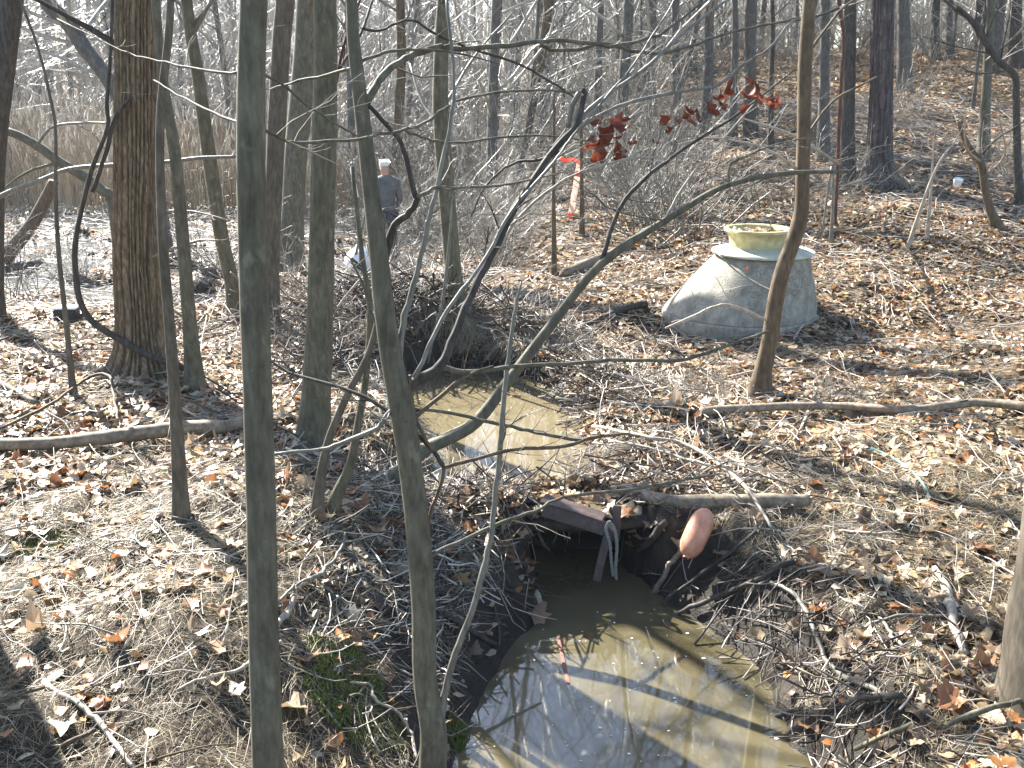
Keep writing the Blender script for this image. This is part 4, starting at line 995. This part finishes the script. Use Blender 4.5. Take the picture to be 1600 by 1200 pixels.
# loose twigs one can pick out, sharing a few meshes
TM = []
for s in range(14):
    r = np.random.default_rng(900 + s); K = 7
    P = np.zeros((K, 3)); d = np.array([1., 0, .05])
    for q in range(1, K): d = norm(d + r.normal(0, .16, 3) * [1, 1, .5]); P[q] = P[q - 1] + d / (K - 1)
    P -= P.mean(0); P[:, 2] -= P[:, 2].min() - .02
    SPb, SRb = smooth_path(P, np.linspace(.013, .004, K), per=2); mb = MB(); mb.tubes(SPb, SRb, 5)
    Q, S = grow(SPb[None], SRb[None], 5, .2, .9, (25, 60), 0, .55, 4, .15, .02, r, .003, L=.35); mb.tubes(Q, S, 4)
    o = mb.build('fallen_twig', [M_pale, M_twig, M_brown, M_dark, M_pale][s % 5]); TM.append(o.data); bpy.data.objects.remove(o)
x, y = scatter_wedge(420, 2.8, 9.0, .60); wlv, dd = water_h(x, y); z = terrain(x, y); k = (z > wlv + .04)
for a, b, c in list(zip(x[k], y[k], z[k]))[:280]:
    o = bpy.data.objects.new('fallen_twig', random.choice(TM)); s = random.uniform(.18, .6) * (.7 + .05 * b)
    o.location = (a, b, c + .012); o.scale = (s, s, s * 1.2); o.rotation_euler = (0, random.gauss(0, .14), random.uniform(0, 2 * PI))
    COL.objects.link(o); tag(o, 'thin bare twig lying loose on the leaf litter', 'twig', 'loose twigs lying on the creek banks')

# ------------------------------------------------------------------ culvert mouth between the pools
def lump(name, cx, cy, z0, z1, rx, ry, m, seed, nu=40, nv=30, amp=.05):
    mb = MB(); V = []
    for i in range(nv + 1):
        for j in range(nu):
            th, ph = PI * i / nv, 2 * PI * j / nu
            n = np.array([math.sin(th) * math.cos(ph), math.sin(th) * math.sin(ph), math.cos(th)])
            e = np.sign(n) * np.abs(n) ** .55
            V.append([cx + rx * e[0], cy + ry * e[1], (z0 + z1) / 2 + (z1 - z0) / 2 * e[2]])
    V = np.array(V); V += (amp * np.stack([fbm(V[:, 1] * 6, V[:, 2] * 6, 3, seed), fbm(V[:, 0] * 6, V[:, 2] * 6, 3, seed + 1), fbm(V[:, 0] * 6, V[:, 1] * 6, 3, seed + 2)], 1))
    F = []
    for i in range(nv):
        for j in range(nu):
            F.append((i * nu + j, (i + 1) * nu + j, (i + 1) * nu + (j + 1) % nu, i * nu + (j + 1) % nu))
    mb.add(V, F); return mb.build(name, m)
o = lump('dam_soil', .36, 5.84, .29, .41, .62, .30, M_soil, 5); o['kind'] = 'structure'
dl = MB(); n = 620
x = rng.uniform(-.28, 1.0, n); y = rng.uniform(5.54, 6.12, n)
keep = (dl, x, y)
zt = terrain
terrain = lambda a, b, fine=True: np.maximum(zt(a, b, fine), .40 - 0 * a)
litter(dl, x[:420], y[:420], rng.uniform(.05, .11, 420), 'oval', .6, .0, .8); litter(dl, x[420:], y[420:], rng.uniform(.09, .16, 200), 'lobed', .6, .01, .75)
terrain = zt
n = 260; x = rng.uniform(-.3, 1.0, n); 
o = dl.build('leaf_pile', M_leaf, smooth=False); tag(o, 'heap of curled dark leaves on the soil above the culvert mouth', 'leaf litter', kind='stuff')
def box(bm_, M, sx, sy, sz):
    r = bmesh.ops.create_cube(bm_, size=1, matrix=M @ Matrix.Diagonal((sx, sy, sz, 1))); return r
def beam(name, p0, p1, w, h, m, parent=None, bev=.004, roll=0):
    p0, p1 = Vector(p0), Vector(p1); d = p1 - p0; q = d.to_track_quat('X', 'Z').to_matrix().to_4x4()
    bm = bmesh.new(); box(bm, Matrix.Rotation(roll, 4, 'X'), d.length, w, h)
    bmesh.ops.bevel(bm, geom=bm.edges[:], offset=bev, segments=2, affect='EDGES')
    bmesh.ops.subdivide_edges(bm, edges=[e for e in bm.edges if e.calc_length() > d.length * .5], cuts=10)
    for v in bm.verts: v.co += Vector((0, (noise(v.co.x * 5, v.co.y * 9, 3)) * .006, noise(v.co.x * 5, v.co.z * 9 + 3, 4) * .006))
    me = bpy.data.meshes.new(name); bm.to_mesh(me); bm.free(); me.materials.append(m)
    o = bpy.data.objects.new(name, me); o.matrix_world = Matrix.Translation((p0 + p1) / 2) @ q; COL.objects.link(o)
    if parent: 
        o.parent = parent; o.location = o.location - parent.location
    return o
p0, _ = at(848, 796, 5.52); p1, _ = at(946, 826, 5.40)
bd = empty('rusty_beam', p0, 'dark rusty brown angle beam spanning the culvert mouth', 'beam')
beam('face_plate', p0, p1, .015, .085, M_rust, bd, roll=-.25)
up = np.array([0, .065, .042]); beam('top_plate', p0 + up, p1 + up, .13, .014, M_rust, bd)
tag(beam('wooden_stake', at(955, 818, 5.42)[0], at(932, 908, 5.30)[0], .05, .012, M_rust, bev=.002), 'dark flat stake leaning in the culvert mouth beside the rope', 'stake')
p_, _ = at(858, 800, 5.45); q_, _ = at(868, 900, 5.40)
tag(beam('wooden_stake', at(965, 790, 5.5)[0], at(962, 845, 5.46)[0], .05, .014, M_rust, bev=.002), 'upright dark board end behind the rope knot', 'stake')
# rope: two hanging twisted lengths
rp = empty('frayed_rope', at(952, 815, 5.36)[0], 'grey frayed rope looped over the beam end', 'rope')
for pts in ([(952, 814), (947, 828), (953, 850), (955, 875), (958, 900)], [(952, 814), (961, 830), (964, 855), (962, 885), (963, 905)]):
    P = np.array([at(a, b, 5.36)[0] for a, b in pts]); SPb, _ = smooth_path(P, np.ones(len(P)), per=12)
    mb = MB()
    tt = np.linspace(0, 26, len(SPb))
    for ph in (0, 2 * PI / 3, 4 * PI / 3):
        mb.tubes(SPb + .005 * np.stack([np.cos(tt + ph), np.sin(tt + ph), 0 * tt], 1), np.full(len(SPb), .0058), 6)
    mb.build('strand', M_rope, rp, np.array(rp.location))

# orange float: capsule with moulded ribs and an end socket
fa, ft = at(1101, 806, 5.35); fb, _ = at(1077, 860, 5.22)
FC = Vector((fa + fb) / 2); ax = Vector(fa - fb); L = ax.length * 1.12
flo = empty('plastic_float', FC, 'faded orange oblong plastic float resting beside the mossy log', 'float')
def lathe(name, prof, m, parent, M, n=32):
    mb = MB(); a = np.arange(n) * 2 * PI / n
    V = np.concatenate([np.stack([r_ * np.cos(a), r_ * np.sin(a), z + 0 * a], 1) for z, r_ in prof])
    V = np.array([(M @ Vector(v))[:] for v in V])
    K = len(prof); i = np.arange(K - 1)[:, None] * n; j = np.arange(n)[None]; j2 = (j + 1) % n
    mb.add(V, np.stack([i + j, i + j2, i + n + j2, i + n + j], -1).reshape(-1, 4)); return mb.build(name, m, parent)
Mr = ax.to_track_quat('Z', 'Y').to_matrix().to_4x4()
R_ = .071; prof = []
H2 = L / 2 + .03
for k in range(25):
    u = -1 + 2 * k / 24; zz = H2 * math.sin(u * PI / 2) ** 1; rr = R_ * (1 - abs(zz / H2) ** 3.4) ** .5
    prof.append((zz, max(rr, .012) + (.0015 if k in (8, 16) else 0)))
lathe('shell', prof, M_float, flo, Mr)
lathe('end_socket', [(-H2 - .006, .018), (-H2 + .004, .020), (-H2 + .010, .016)], M_float, flo, Mr, 16)
lathe('socket_hole', [(-H2 - .007, .0002), (-H2 - .007, .011)], M_black, flo, Mr, 16)

# muted red strip added on the lower pool as a painted reflection
tag(beam('red_reflection', tuple(atz(872, 992, .004)), tuple(atz(888, 1068, .003)), .018, .008, M_redrefl, bev=.002), 'faint red strip painted as a reflection on the lower pool', 'lath')

# moss cushions
for i, (px, py, r_, lb) in enumerate([(75, 852, .14, 'flat moss cushion among leaves at the left edge'), (540, 1040, .16, 'moss patch beside the shaded bank'), (560, 1115, .22, 'broad moss patch at the bottom centre left of the fork'), (740, 1175, .12, 'small moss cushion beside the lower pool')]):
    p, _ = ghit(px, py); mb = MB(); n = 700
    a = rng.uniform(0, 2 * PI, n); q = r_ * np.sqrt(rng.uniform(0, 1, n)); xx = p[0] + q * np.cos(a); yy = p[1] + q * np.sin(a) * .8
    zz = terrain(xx, yy); P = np.stack([np.stack([xx, yy, zz], 1), np.stack([xx + rng.normal(0, .006, n), yy + rng.normal(0, .006, n), zz + .02], 1)], 1)
    mb.tubes(P, np.tile([[.007, .002]], (n, 1)), 4)
    tag(mb.build('moss_cushion', M_moss, None, p), lb, 'moss')

# foam flecks and floating leaves on the pools
mb = MB(); n = 70
pts = []
while len(pts) < n:
    if len(pts) < 50: px, py, zz, pl = random.uniform(720, 1250), random.uniform(940, 1190), .003, LOWER
    else: px, py, zz, pl = random.uniform(620, 890), random.uniform(580, 740), .303, UPPER
    p = atz(px, py, zz)
    if sdf(p[0], p[1], pl) < -.06: pts.append(p)
a = np.arange(8) * 2 * PI / 8
for p in pts:
    s = random.choice([.002, .003, .003, .004, .007]); e = random.uniform(1, 1.8)
    V = [p + np.array([0, 0, .002])] + [p + np.array([s * e * math.cos(t), s * math.sin(t), 0]) for t in a]
    mb.add(V, [(0, 1 + i, 1 + (i + 1) % 8) for i in range(8)])
tag(mb.build('foam_flecks', M_white), 'tiny white foam flecks drifting on the murky pools', 'foam', kind='stuff')
for i, (px, py, w) in enumerate([(802, 619, 24), (718, 608, 16), (755, 612, 12), (815, 700, 10), (700, 588, 12), (735, 590, 14), (780, 630, 10)]):
    p = atz(px, py, .306); put_leaf(tuple(p), w * 8.5 / F_PX, i, .03)

# drooping dead grass fringe on the mound at the pool head and on undercut banks
fr = MB(); n = 5200
c = rng.integers(0, 3, n)
cx = np.choose(c, [.16, -.72, -.9]) + rng.normal(0, 1, n) * np.choose(c, [.30, .3, .25]); cy = np.choose(c, [9.35, 9.5, 7.3]) + rng.normal(0, 1, n) * np.choose(c, [.18, .12, .5])
z = terrain(cx, cy) + .02; a = rng.uniform(PI * 1.0, PI * 2.0, n) + rng.normal(0, .3, n); L = rng.uniform(.15, .38, n)
P = np.zeros((n, 4, 3))
for q in range(4):
    f = q / 3; P[:, q, 0] = cx + np.cos(a) * L * f; P[:, q, 1] = cy + np.sin(a) * L * f * .8
    P[:, q, 2] = np.maximum(z + L * (.55 * f - .95 * f * f), terrain(P[:, q, 0], P[:, q, 1]) + .004)
cs = np.array([[.42, .36, .25], [.30, .24, .16], [.50, .45, .34]])[rng.integers(0, 3, n)] * rng.uniform(.5, 1, (n, 1))
fr.tubes(P, rng.uniform(.0012, .0028, n)[:, None] * np.array([[1, 1, .8, .4]]), 3, col=cs)
tag(fr.build('bank_grass', M_straw), 'drooping dead grass fringes on the banks of the upper pool', 'grass', kind='stuff')

# ------------------------------------------------------------------ flagged lath, markers, bag, box, person
pt_, _ = at(906, 253, 15.0); pb_, _ = ghit(889, 345); pt_[1] = pb_[1]; pt_, _ = at(906, 253, pb_[1])
lath = empty('survey_lath', pb_, 'tilted pinkish white survey lath with bright orange tape', 'survey lath')
beam('lath', pt_, pb_ - np.array([0, 0, .1]), .10, .008, M_pink, lath, bev=.002, roll=PI / 2)
t_ = at(903, 272, pb_[1] - .03)[0]; beam('tape', t_ + np.array([-.05, 0, .02]), t_ + np.array([.06, 0, -.02]), .05, .09, M_flag, lath, bev=.01)
t_ = at(891, 336, pb_[1] - .03)[0]; beam('tape', t_ + np.array([-.05, 0, .0]), t_ + np.array([.06, 0, -.02]), .05, .10, M_flag, lath, bev=.01)
P = np.array([at(a, b, pb_[1] - .02)[0] for a, b in [(875, 247), (885, 251), (895, 249), (907, 255)]]); SPb, _ = smooth_path(P, np.ones(4), per=4)
mb = MB(); V = []
for i, p in enumerate(SPb): V += [p + np.array([0, .01 * math.sin(i), .028]), p + np.array([0, -.01 * math.sin(i), -.028]), p + np.array([0, .003 - .01 * math.sin(i), -.028]), p + np.array([0, .003 + .01 * math.sin(i), .028])]
F = []
for i in range(len(SPb) - 1):
    for e in range(4): F.append((i * 4 + e, i * 4 + (e + 1) % 4, i * 4 + 4 + (e + 1) % 4, i * 4 + 4 + e))
mb.add(V, F); mb.build('streamer', M_flag, lath, np.array(lath.location))
a_, b_ = at(549, 263, 15)[0], at(558, 308, 15)[0]
mk = empty('marker_tube', b_, 'small white marker tube on a thin stake in the brush left of the person', 'marker')
mb = MB(); mb.tubes(*smooth_path(np.array([b_, a_]), np.array([.025, .025])), 10); mb.build('tube', M_white, mk, b_)
gb_ = b_.copy(); gb_[2] = terrain(b_[0], b_[1]) - .1; mb = MB(); mb.tubes(*smooth_path(np.array([gb_, b_]), np.array([.01, .01])), 6); mb.build('stake', M_brown, mk, b_)
# white bag
p, t = ghit(562, 432); p[2] = max(p[2], .02)
V = []; n1, n2 = 14, 20
for i in range(n1 + 1):
    for j in range(n2):
        th, ph = PI * i / n1, 2 * PI * j / n2
        r_ = .25 * (1 + .45 * float(noise(math.cos(ph) * 2.2 + 5, math.sin(ph) * 2.2 + th * 1.6, 81)) + .25 * float(noise(ph * 1.6, th * 5, 82)))
        V.append([r_ * math.sin(th) * math.cos(ph), r_ * math.sin(th) * math.sin(ph), .20 + r_ * .85 * math.cos(th)])
F = [(i * n2 + j, (i + 1) * n2 + j, (i + 1) * n2 + (j + 1) % n2, i * n2 + (j + 1) % n2) for i in range(n1) for j in range(n2)]
mb = MB(); mb.add(V, F); mb.v[0] = mb.v[0] + p[None]; tag(mb.build('plastic_bag', M_white, None, p, smooth=False), 'crumpled bright white plastic bag on the ground left of the forking sapling', 'bag')
p, t = ghit(105, 500)
bx = empty('plastic_box', p, 'small black plastic box with a white lid on the left bank', 'box')
s = 34 * t / F_PX
beam('body', p + np.array([-s / 2, 0, .05]), p + np.array([s / 2, .02, .05]), s * .7, .13, M_black, bx, bev=.01)
beam('lid', p + np.array([-s * .53, 0, .125]), p + np.array([s * .53, .02, .125]), s * .75, .018, M_white, bx, bev=.005)
p, t = ghit(1493, 296)
cp = lathe('paper_cup', [(0, .0), (0, .03), (.05, .036), (.10, .042), (.103, .044), (.10, .039), (.004, .028), (.004, 0)], M_white, None, Matrix.Translation(p) @ Matrix.Rotation(.4, 4, 'X') @ Matrix.Scale(1.7, 4), 20)
tag(cp, 'small white cup on the leafy slope at the right', 'cup')

# person seen from the side, standing in the brush
PY = 16.6
pg, _ = at(606, 400, PY); pgz = float(terrain(pg[0], PY))
hd_, ht = at(603, 262, PY); Hh = hd_[2] + .1 - pgz
person = empty('person', (pg[0], PY, pgz), 'person in a slate jacket and white cap standing in the brush, facing left', 'person')
person.rotation_euler = (0, 0, math.radians(200)); k = Hh / 1.75; person.scale = (k, k, k)
def skin(name, verts, edges, radii, m, sub=2, rootv=0):
    me = bpy.data.meshes.new(name); me.from_pydata(verts, edges, [])
    o = bpy.data.objects.new(name, me); COL.objects.link(o); o.modifiers.new('s', 'SKIN')
    sv = me.skin_vertices[0].data
    for i, r_ in enumerate(radii): sv[i].radius = (r_, r_) if not isinstance(r_, tuple) else r_
    sv[rootv].use_root = True
    mm = o.modifiers.new('u', 'SUBSURF'); mm.levels = sub; mm.render_levels = sub
    me.materials.append(m); o.parent = person; return o
skin('body', [(0, 0, .92), (0, 0, 1.1), (0, .01, 1.3), (0, .01, 1.43), (0, -.01, 1.52), (0, -.03, 1.60), (0, -.02, 1.68),
              (.1, 0, .88), (.11, -.02, .48), (.12, .03, .08), (.12, -.12, .04), (-.1, 0, .88), (-.11, -.06, .48), (-.12, -.02, .08), (-.12, -.17, .04),
              (.18, .01, 1.40), (.23, .04, 1.14), (.22, -.08, .92), (.215, -.12, .85), (-.18, .01, 1.40), (-.24, .02, 1.14), (-.20, -.16, .98), (-.18, -.22, .94)],
     [(0, 1), (1, 2), (2, 3), (3, 4), (4, 5), (5, 6), (0, 7), (7, 8), (8, 9), (9, 10), (0, 11), (11, 12), (12, 13), (13, 14), (3, 15), (15, 16), (16, 17), (17, 18), (3, 19), (19, 20), (20, 21), (21, 22)],
     [.12, .12, .13, .08, .05, .085, .075, .08, .055, .04, .035, .08, .055, .04, .035, .055, .042, .03, .035, .055, .042, .03, .035], M_skin)
skin('jacket', [(0, 0, .88), (0, 0, 1.1), (0, .01, 1.3), (0, .01, 1.43), (0, .015, 1.55), (.18, .01, 1.40), (.23, .04, 1.14), (.22, -.08, .94), (-.18, .01, 1.40), (-.24, .02, 1.14), (-.20, -.15, .98)],
     [(0, 1), (1, 2), (2, 3), (3, 4), (3, 5), (5, 6), (6, 7), (3, 8), (8, 9), (9, 10)], [(.19, .15), (.17, .14), (.18, .15), .12, .085, .078, .062, .05, .078, .062, .05], M_jacket)
skin('trousers', [(0, 0, .93), (.1, 0, .86), (.11, -.02, .48), (.12, .03, .1), (-.1, 0, .86), (-.11, -.06, .48), (-.12, -.02, .1)],
     [(0, 1), (1, 2), (2, 3), (0, 4), (4, 5), (5, 6)], [.14, .10, .078, .065, .10, .078, .065], M_trouser)
skin('cap', [(0, -.02, 1.675), (0, -.01, 1.71), (0, -.12, 1.655)], [(0, 1), (0, 2)], [.088, .07, (.05, .012)], M_cap)

# ------------------------------------------------------------------ background trees and shrubs (individuals)
def tmpl_tree(seed, H, r0, nb, low=.3):
    r = np.random.default_rng(seed); K = 12
    P = np.zeros((K, 3)); d = np.array([r.normal(0, .05), r.normal(0, .05), 1.])
    for q in range(1, K): d = norm(d + r.normal(0, .045, 3)); P[q] = P[q - 1] + d * H / (K - 1)
    R = r0 * np.linspace(1, .12, K) ** .9; R[0] *= 1.35; P[0, 2] = -.3
    SPb, SRb = smooth_path(P, R, per=2)
    root = bpy.data.objects.new('tree', None); COL.objects.link(root)
    mb = MB(); mb.tubes(SPb, SRb, 9); t = mb.build('trunk', M_bg, root)
    A, B = SPb[None], SRb[None]; mb = MB()
    L1, R1 = grow(A, B, nb, low, 1, (35, 75), .30, .35, 8, .12, .12, r, .007); mb.tubes(L1, R1, 5)
    L2, R2 = grow(L1, R1, nb * 5, .15, 1, (25, 65), .45, .45, 6, .16, .06, r, .0042); mb.tubes(L2, R2, 3)
    L3, R3 = grow(L2, R2, nb * 26, .15, 1, (25, 65), .5, .6, 4, .18, .05, r, .0032); mb.tubes(L3, R3, 3)
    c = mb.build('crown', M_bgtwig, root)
    KIDS[root.name] = [t, c]; return root
def tmpl_bush(seed, H, n0, m=None, ang=(10, 60)):
    r = np.random.default_rng(seed); mb = MB()
    base = np.zeros((1, 2, 3)); base[0, 0, 2] = -.15; base[0, 1, 2] = .05
    L1, R1 = grow(base, np.full((1, 2), .02), n0, 0, 1, ang, 0, .6, 8, .13, .05, r, .008, L=H * 1.15); L1[:, :, :2] += r.normal(0, .22, (n0, 1, 2)); mb.tubes(L1, R1, 4)
    L2, R2 = grow(L1, R1, n0 * 7, .15, 1, (20, 65), .38, .5, 6, .18, .03, r, .0042); mb.tubes(L2, R2, 3)
    L3, R3 = grow(L2, R2, n0 * 26, .15, 1, (20, 65), .5, .6, 4, .2, .02, r, .003); mb.tubes(L3, R3, 3)
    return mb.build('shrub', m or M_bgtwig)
T0 = [tmpl_tree(1, 15, .11, 46, .12), tmpl_tree(2, 17, .15, 46, .2), tmpl_tree(3, 11, .06, 44, .06), tmpl_tree(4, 9, .04, 40, .05), tmpl_tree(5, 19, .19, 46, .4)]
B0 = [tmpl_bush(11, 1.9, 16, M_twig), tmpl_bush(12, 2.6, 18), tmpl_bush(13, 1.3, 16, M_pale), tmpl_bush(14, 2.1, 20, M_twig, (20, 85)), tmpl_bush(15, 2.4, 14, M_brown)]
used_t, used_b = set(), set()
def place_tree(i, x, y, s, label, group):
    o = T0[i]
    if i in used_t: o = copy_tree(o)
    used_t.add(i)
    o.location = (x, y, float(terrain(x, y)) - .02); o.rotation_euler = (random.gauss(0, .03), random.gauss(0, .03), random.uniform(0, 2 * PI)); o.scale = (s, s, s * random.uniform(.9, 1.1))
    tag(o, label, 'tree', group); return o
def place_bush(i, x, y, s, label, group):
    o = B0[i] if i not in used_b else B0[i].copy()
    if i in used_b: COL.objects.link(o)
    used_b.add(i)
    o.location = (x, y, float(terrain(x, y)) - .03); o.rotation_euler = (0, 0, random.uniform(0, 2 * PI)); o.scale = (s, s, s * random.uniform(.75, 1.15))
    tag(o, label, 'shrub', group); return o
random.seed(21)
for px, py, s_, i, lb in [(600, 420, .75, 2, 'pale bramble in front of the walking person'), (1335, 305, .5, 0, 'pale twiggy shrub in front of the pine and the dark trunk'), (1420, 300, .4, 2, 'low pale shrub right of the pine foot'), (330, 430, .7, 3, 'bare shrub between the two leaning slender trees at the marsh edge'),
                      (1010, 345, .8, 1, 'dense bare shrub on the slope left of the concrete cone'), (985, 290, .7, 3, 'bare shrub right of the orange flagged lath'), (1170, 325, .8, 4, 'brown bare shrub right behind the concrete cone'), (1240, 330, .6, 3, 'bare shrub between the cone and the curved sapling'),
                      (650, 430, .6, 0, 'bare shrub behind the forking sapling at knee height'), (455, 480, .55, 2, 'pale bramble at the foot of the grey marsh-edge tree'), (1560, 275, .7, 2, 'pale shrub on the far right slope'),
                      (440, 560, .42, 2, 'pale bramble between the nearest sapling and the beech'), (560, 545, .40, 2, 'bramble tangle on the bank right of the beech'), (600, 500, .4, 3, 'bramble tangle above the undercut bank'), (215, 440, .4, 2, 'pale twigs sprouting in front of the furrowed tree'), (30, 470, .5, 0, 'bare shrub at the left edge by the marsh'), (120, 440, .5, 3, 'bare shrub behind the sagging vine'),
                      (1120, 630, .3, 2, 'small pale twig tangle by the foot of the curved sapling'), (930, 740, .22, 2, 'small dead twig tangle on the soil above the culvert'), (1290, 640, .3, 2, 'dry twig tangle on the long thin log')]:
    p, t = ghit(px, py)
    place_bush(i, p[0], p[1], s_, lb, 'bare shrubs and brambles near the creek')
n = 0
while n < 180:
    y = math.sqrt(random.uniform(19 ** 2, 52 ** 2)); x = random.uniform(-.72, .68) * (y + 2)
    if float(sdf(x, y, MARSH)) < .3: continue
    if x < -1 and y < 26: continue
    i = random.choices([0, 1, 2, 3, 4], [3, 2, 7, 7, 1])[0]
    place_tree(i, x, y, random.uniform(.8, 1.15), 'bare grey woodland tree in the dense background behind the creek', 'bare trees of the background woodland'); n += 1
n = 0
while n < 150:
    y = 11 + 22 * random.random() ** 1.2; x = random.uniform(-.62, .62) * (y + 1)
    if float(sdf(x, y, MARSH)) < -.5: continue
    if x < -1.5 and y < 15: continue
    # the open leafy slope on the right keeps few shrubs
    open_ = (x > .17 * y and y < 30)
    if open_ and random.random() < .93: continue
    if -1.5 < x < .3 * y and y < 13.5: continue
    if y < 17 and (abs(x / y + .12) < .035 or abs(x / y - .06) < .06 or (abs(x / y + .155) < .03)): continue
    if y < 15 and -1.5 < x < 2.6 and random.random() < .5: continue
    place_bush(random.choices([0, 1, 2, 3, 4], [3, 3, 2, 3, 1])[0], x, y, random.uniform(.6, 1.1), 'tangled bare shrub among the background trees', 'bare shrubs of the background woodland'); n += 1

n = 0
while n < 140:
    y = random.uniform(22, 48); x = random.uniform(-.62, .62) * (y + 1)
    if float(sdf(x, y, MARSH)) < .3 or (x > .2 * y and y < 30): continue
    if x < -2 and y < 27: continue
    place_bush(random.choice([0, 1, 3]), x, y, random.uniform(1.1, 1.8), 'tall tangled bare thicket shrub in the far background', 'tall bare thicket shrubs of the far background'); n += 1

# far wood beyond the individual trees: one mass
fw = MB(); r = np.random.default_rng(77)
n = 1000; y = np.sqrt(r.uniform(50 ** 2, 110 ** 2, n)); x = r.uniform(-.75, .75, n) * y
z = terrain(x, y, False); H = r.uniform(7, 13, n); P = np.zeros((n, 6, 3)); dx = r.normal(0, .05, (n, 2))
for q in range(6):
    f = q / 5; P[:, q, 0] = x + dx[:, 0] * H * f + r.normal(0, .1, n); P[:, q, 1] = y + dx[:, 1] * H * f; P[:, q, 2] = z - .3 + H * f
R = r.uniform(.08, .22, n)[:, None] * np.linspace(1, .2, 6)[None]
fw.tubes(P, R, 5)
L1, R1 = grow(P, R, n * 11, .08, 1, (35, 75), .28, .4, 5, .14, .12, r, .018); fw.tubes(L1, R1, 3)
L2, R2 = grow(L1, R1, n * 30, .1, 1, (25, 70), .42, .5, 3, .16, .08, r, .012); fw.tubes(L2, R2, 3)
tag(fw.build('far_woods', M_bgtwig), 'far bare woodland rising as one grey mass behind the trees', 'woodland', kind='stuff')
# pale air that greys the far trees
hm = bpy.data.materials.new('pale_haze'); hm.use_nodes = True; hn = hm.node_tree
for nd in list(hn.nodes):
    if nd.type == 'BSDF_PRINCIPLED': hn.nodes.remove(nd)
pv = hn.nodes.new('ShaderNodeVolumePrincipled'); pv.inputs['Density'].default_value = .0006; pv.inputs['Color'].default_value = (.86, .92, 1.0, 1); pv.inputs['Anisotropy'].default_value = .0
hn.links.new(pv.outputs[0], [q for q in hn.nodes if q.type == 'OUTPUT_MATERIAL'][0].inputs['Volume'])
bm = bmesh.new(); box(bm, Matrix.Translation((0, 68, 18)), 232, 176, 42)
me = bpy.data.meshes.new('haze'); bm.to_mesh(me); bm.free(); me.materials.append(hm)
o = bpy.data.objects.new('haze', me); COL.objects.link(o); tag(o, 'thin pale winter haze greying the far trees', kind='stuff')
print('OBJECTS', len(SC.objects), 'TRIS', sum(sum(1 for _ in [0]) * (len(m.loops) - 2 * len(m.polygons)) for m in bpy.data.meshes))
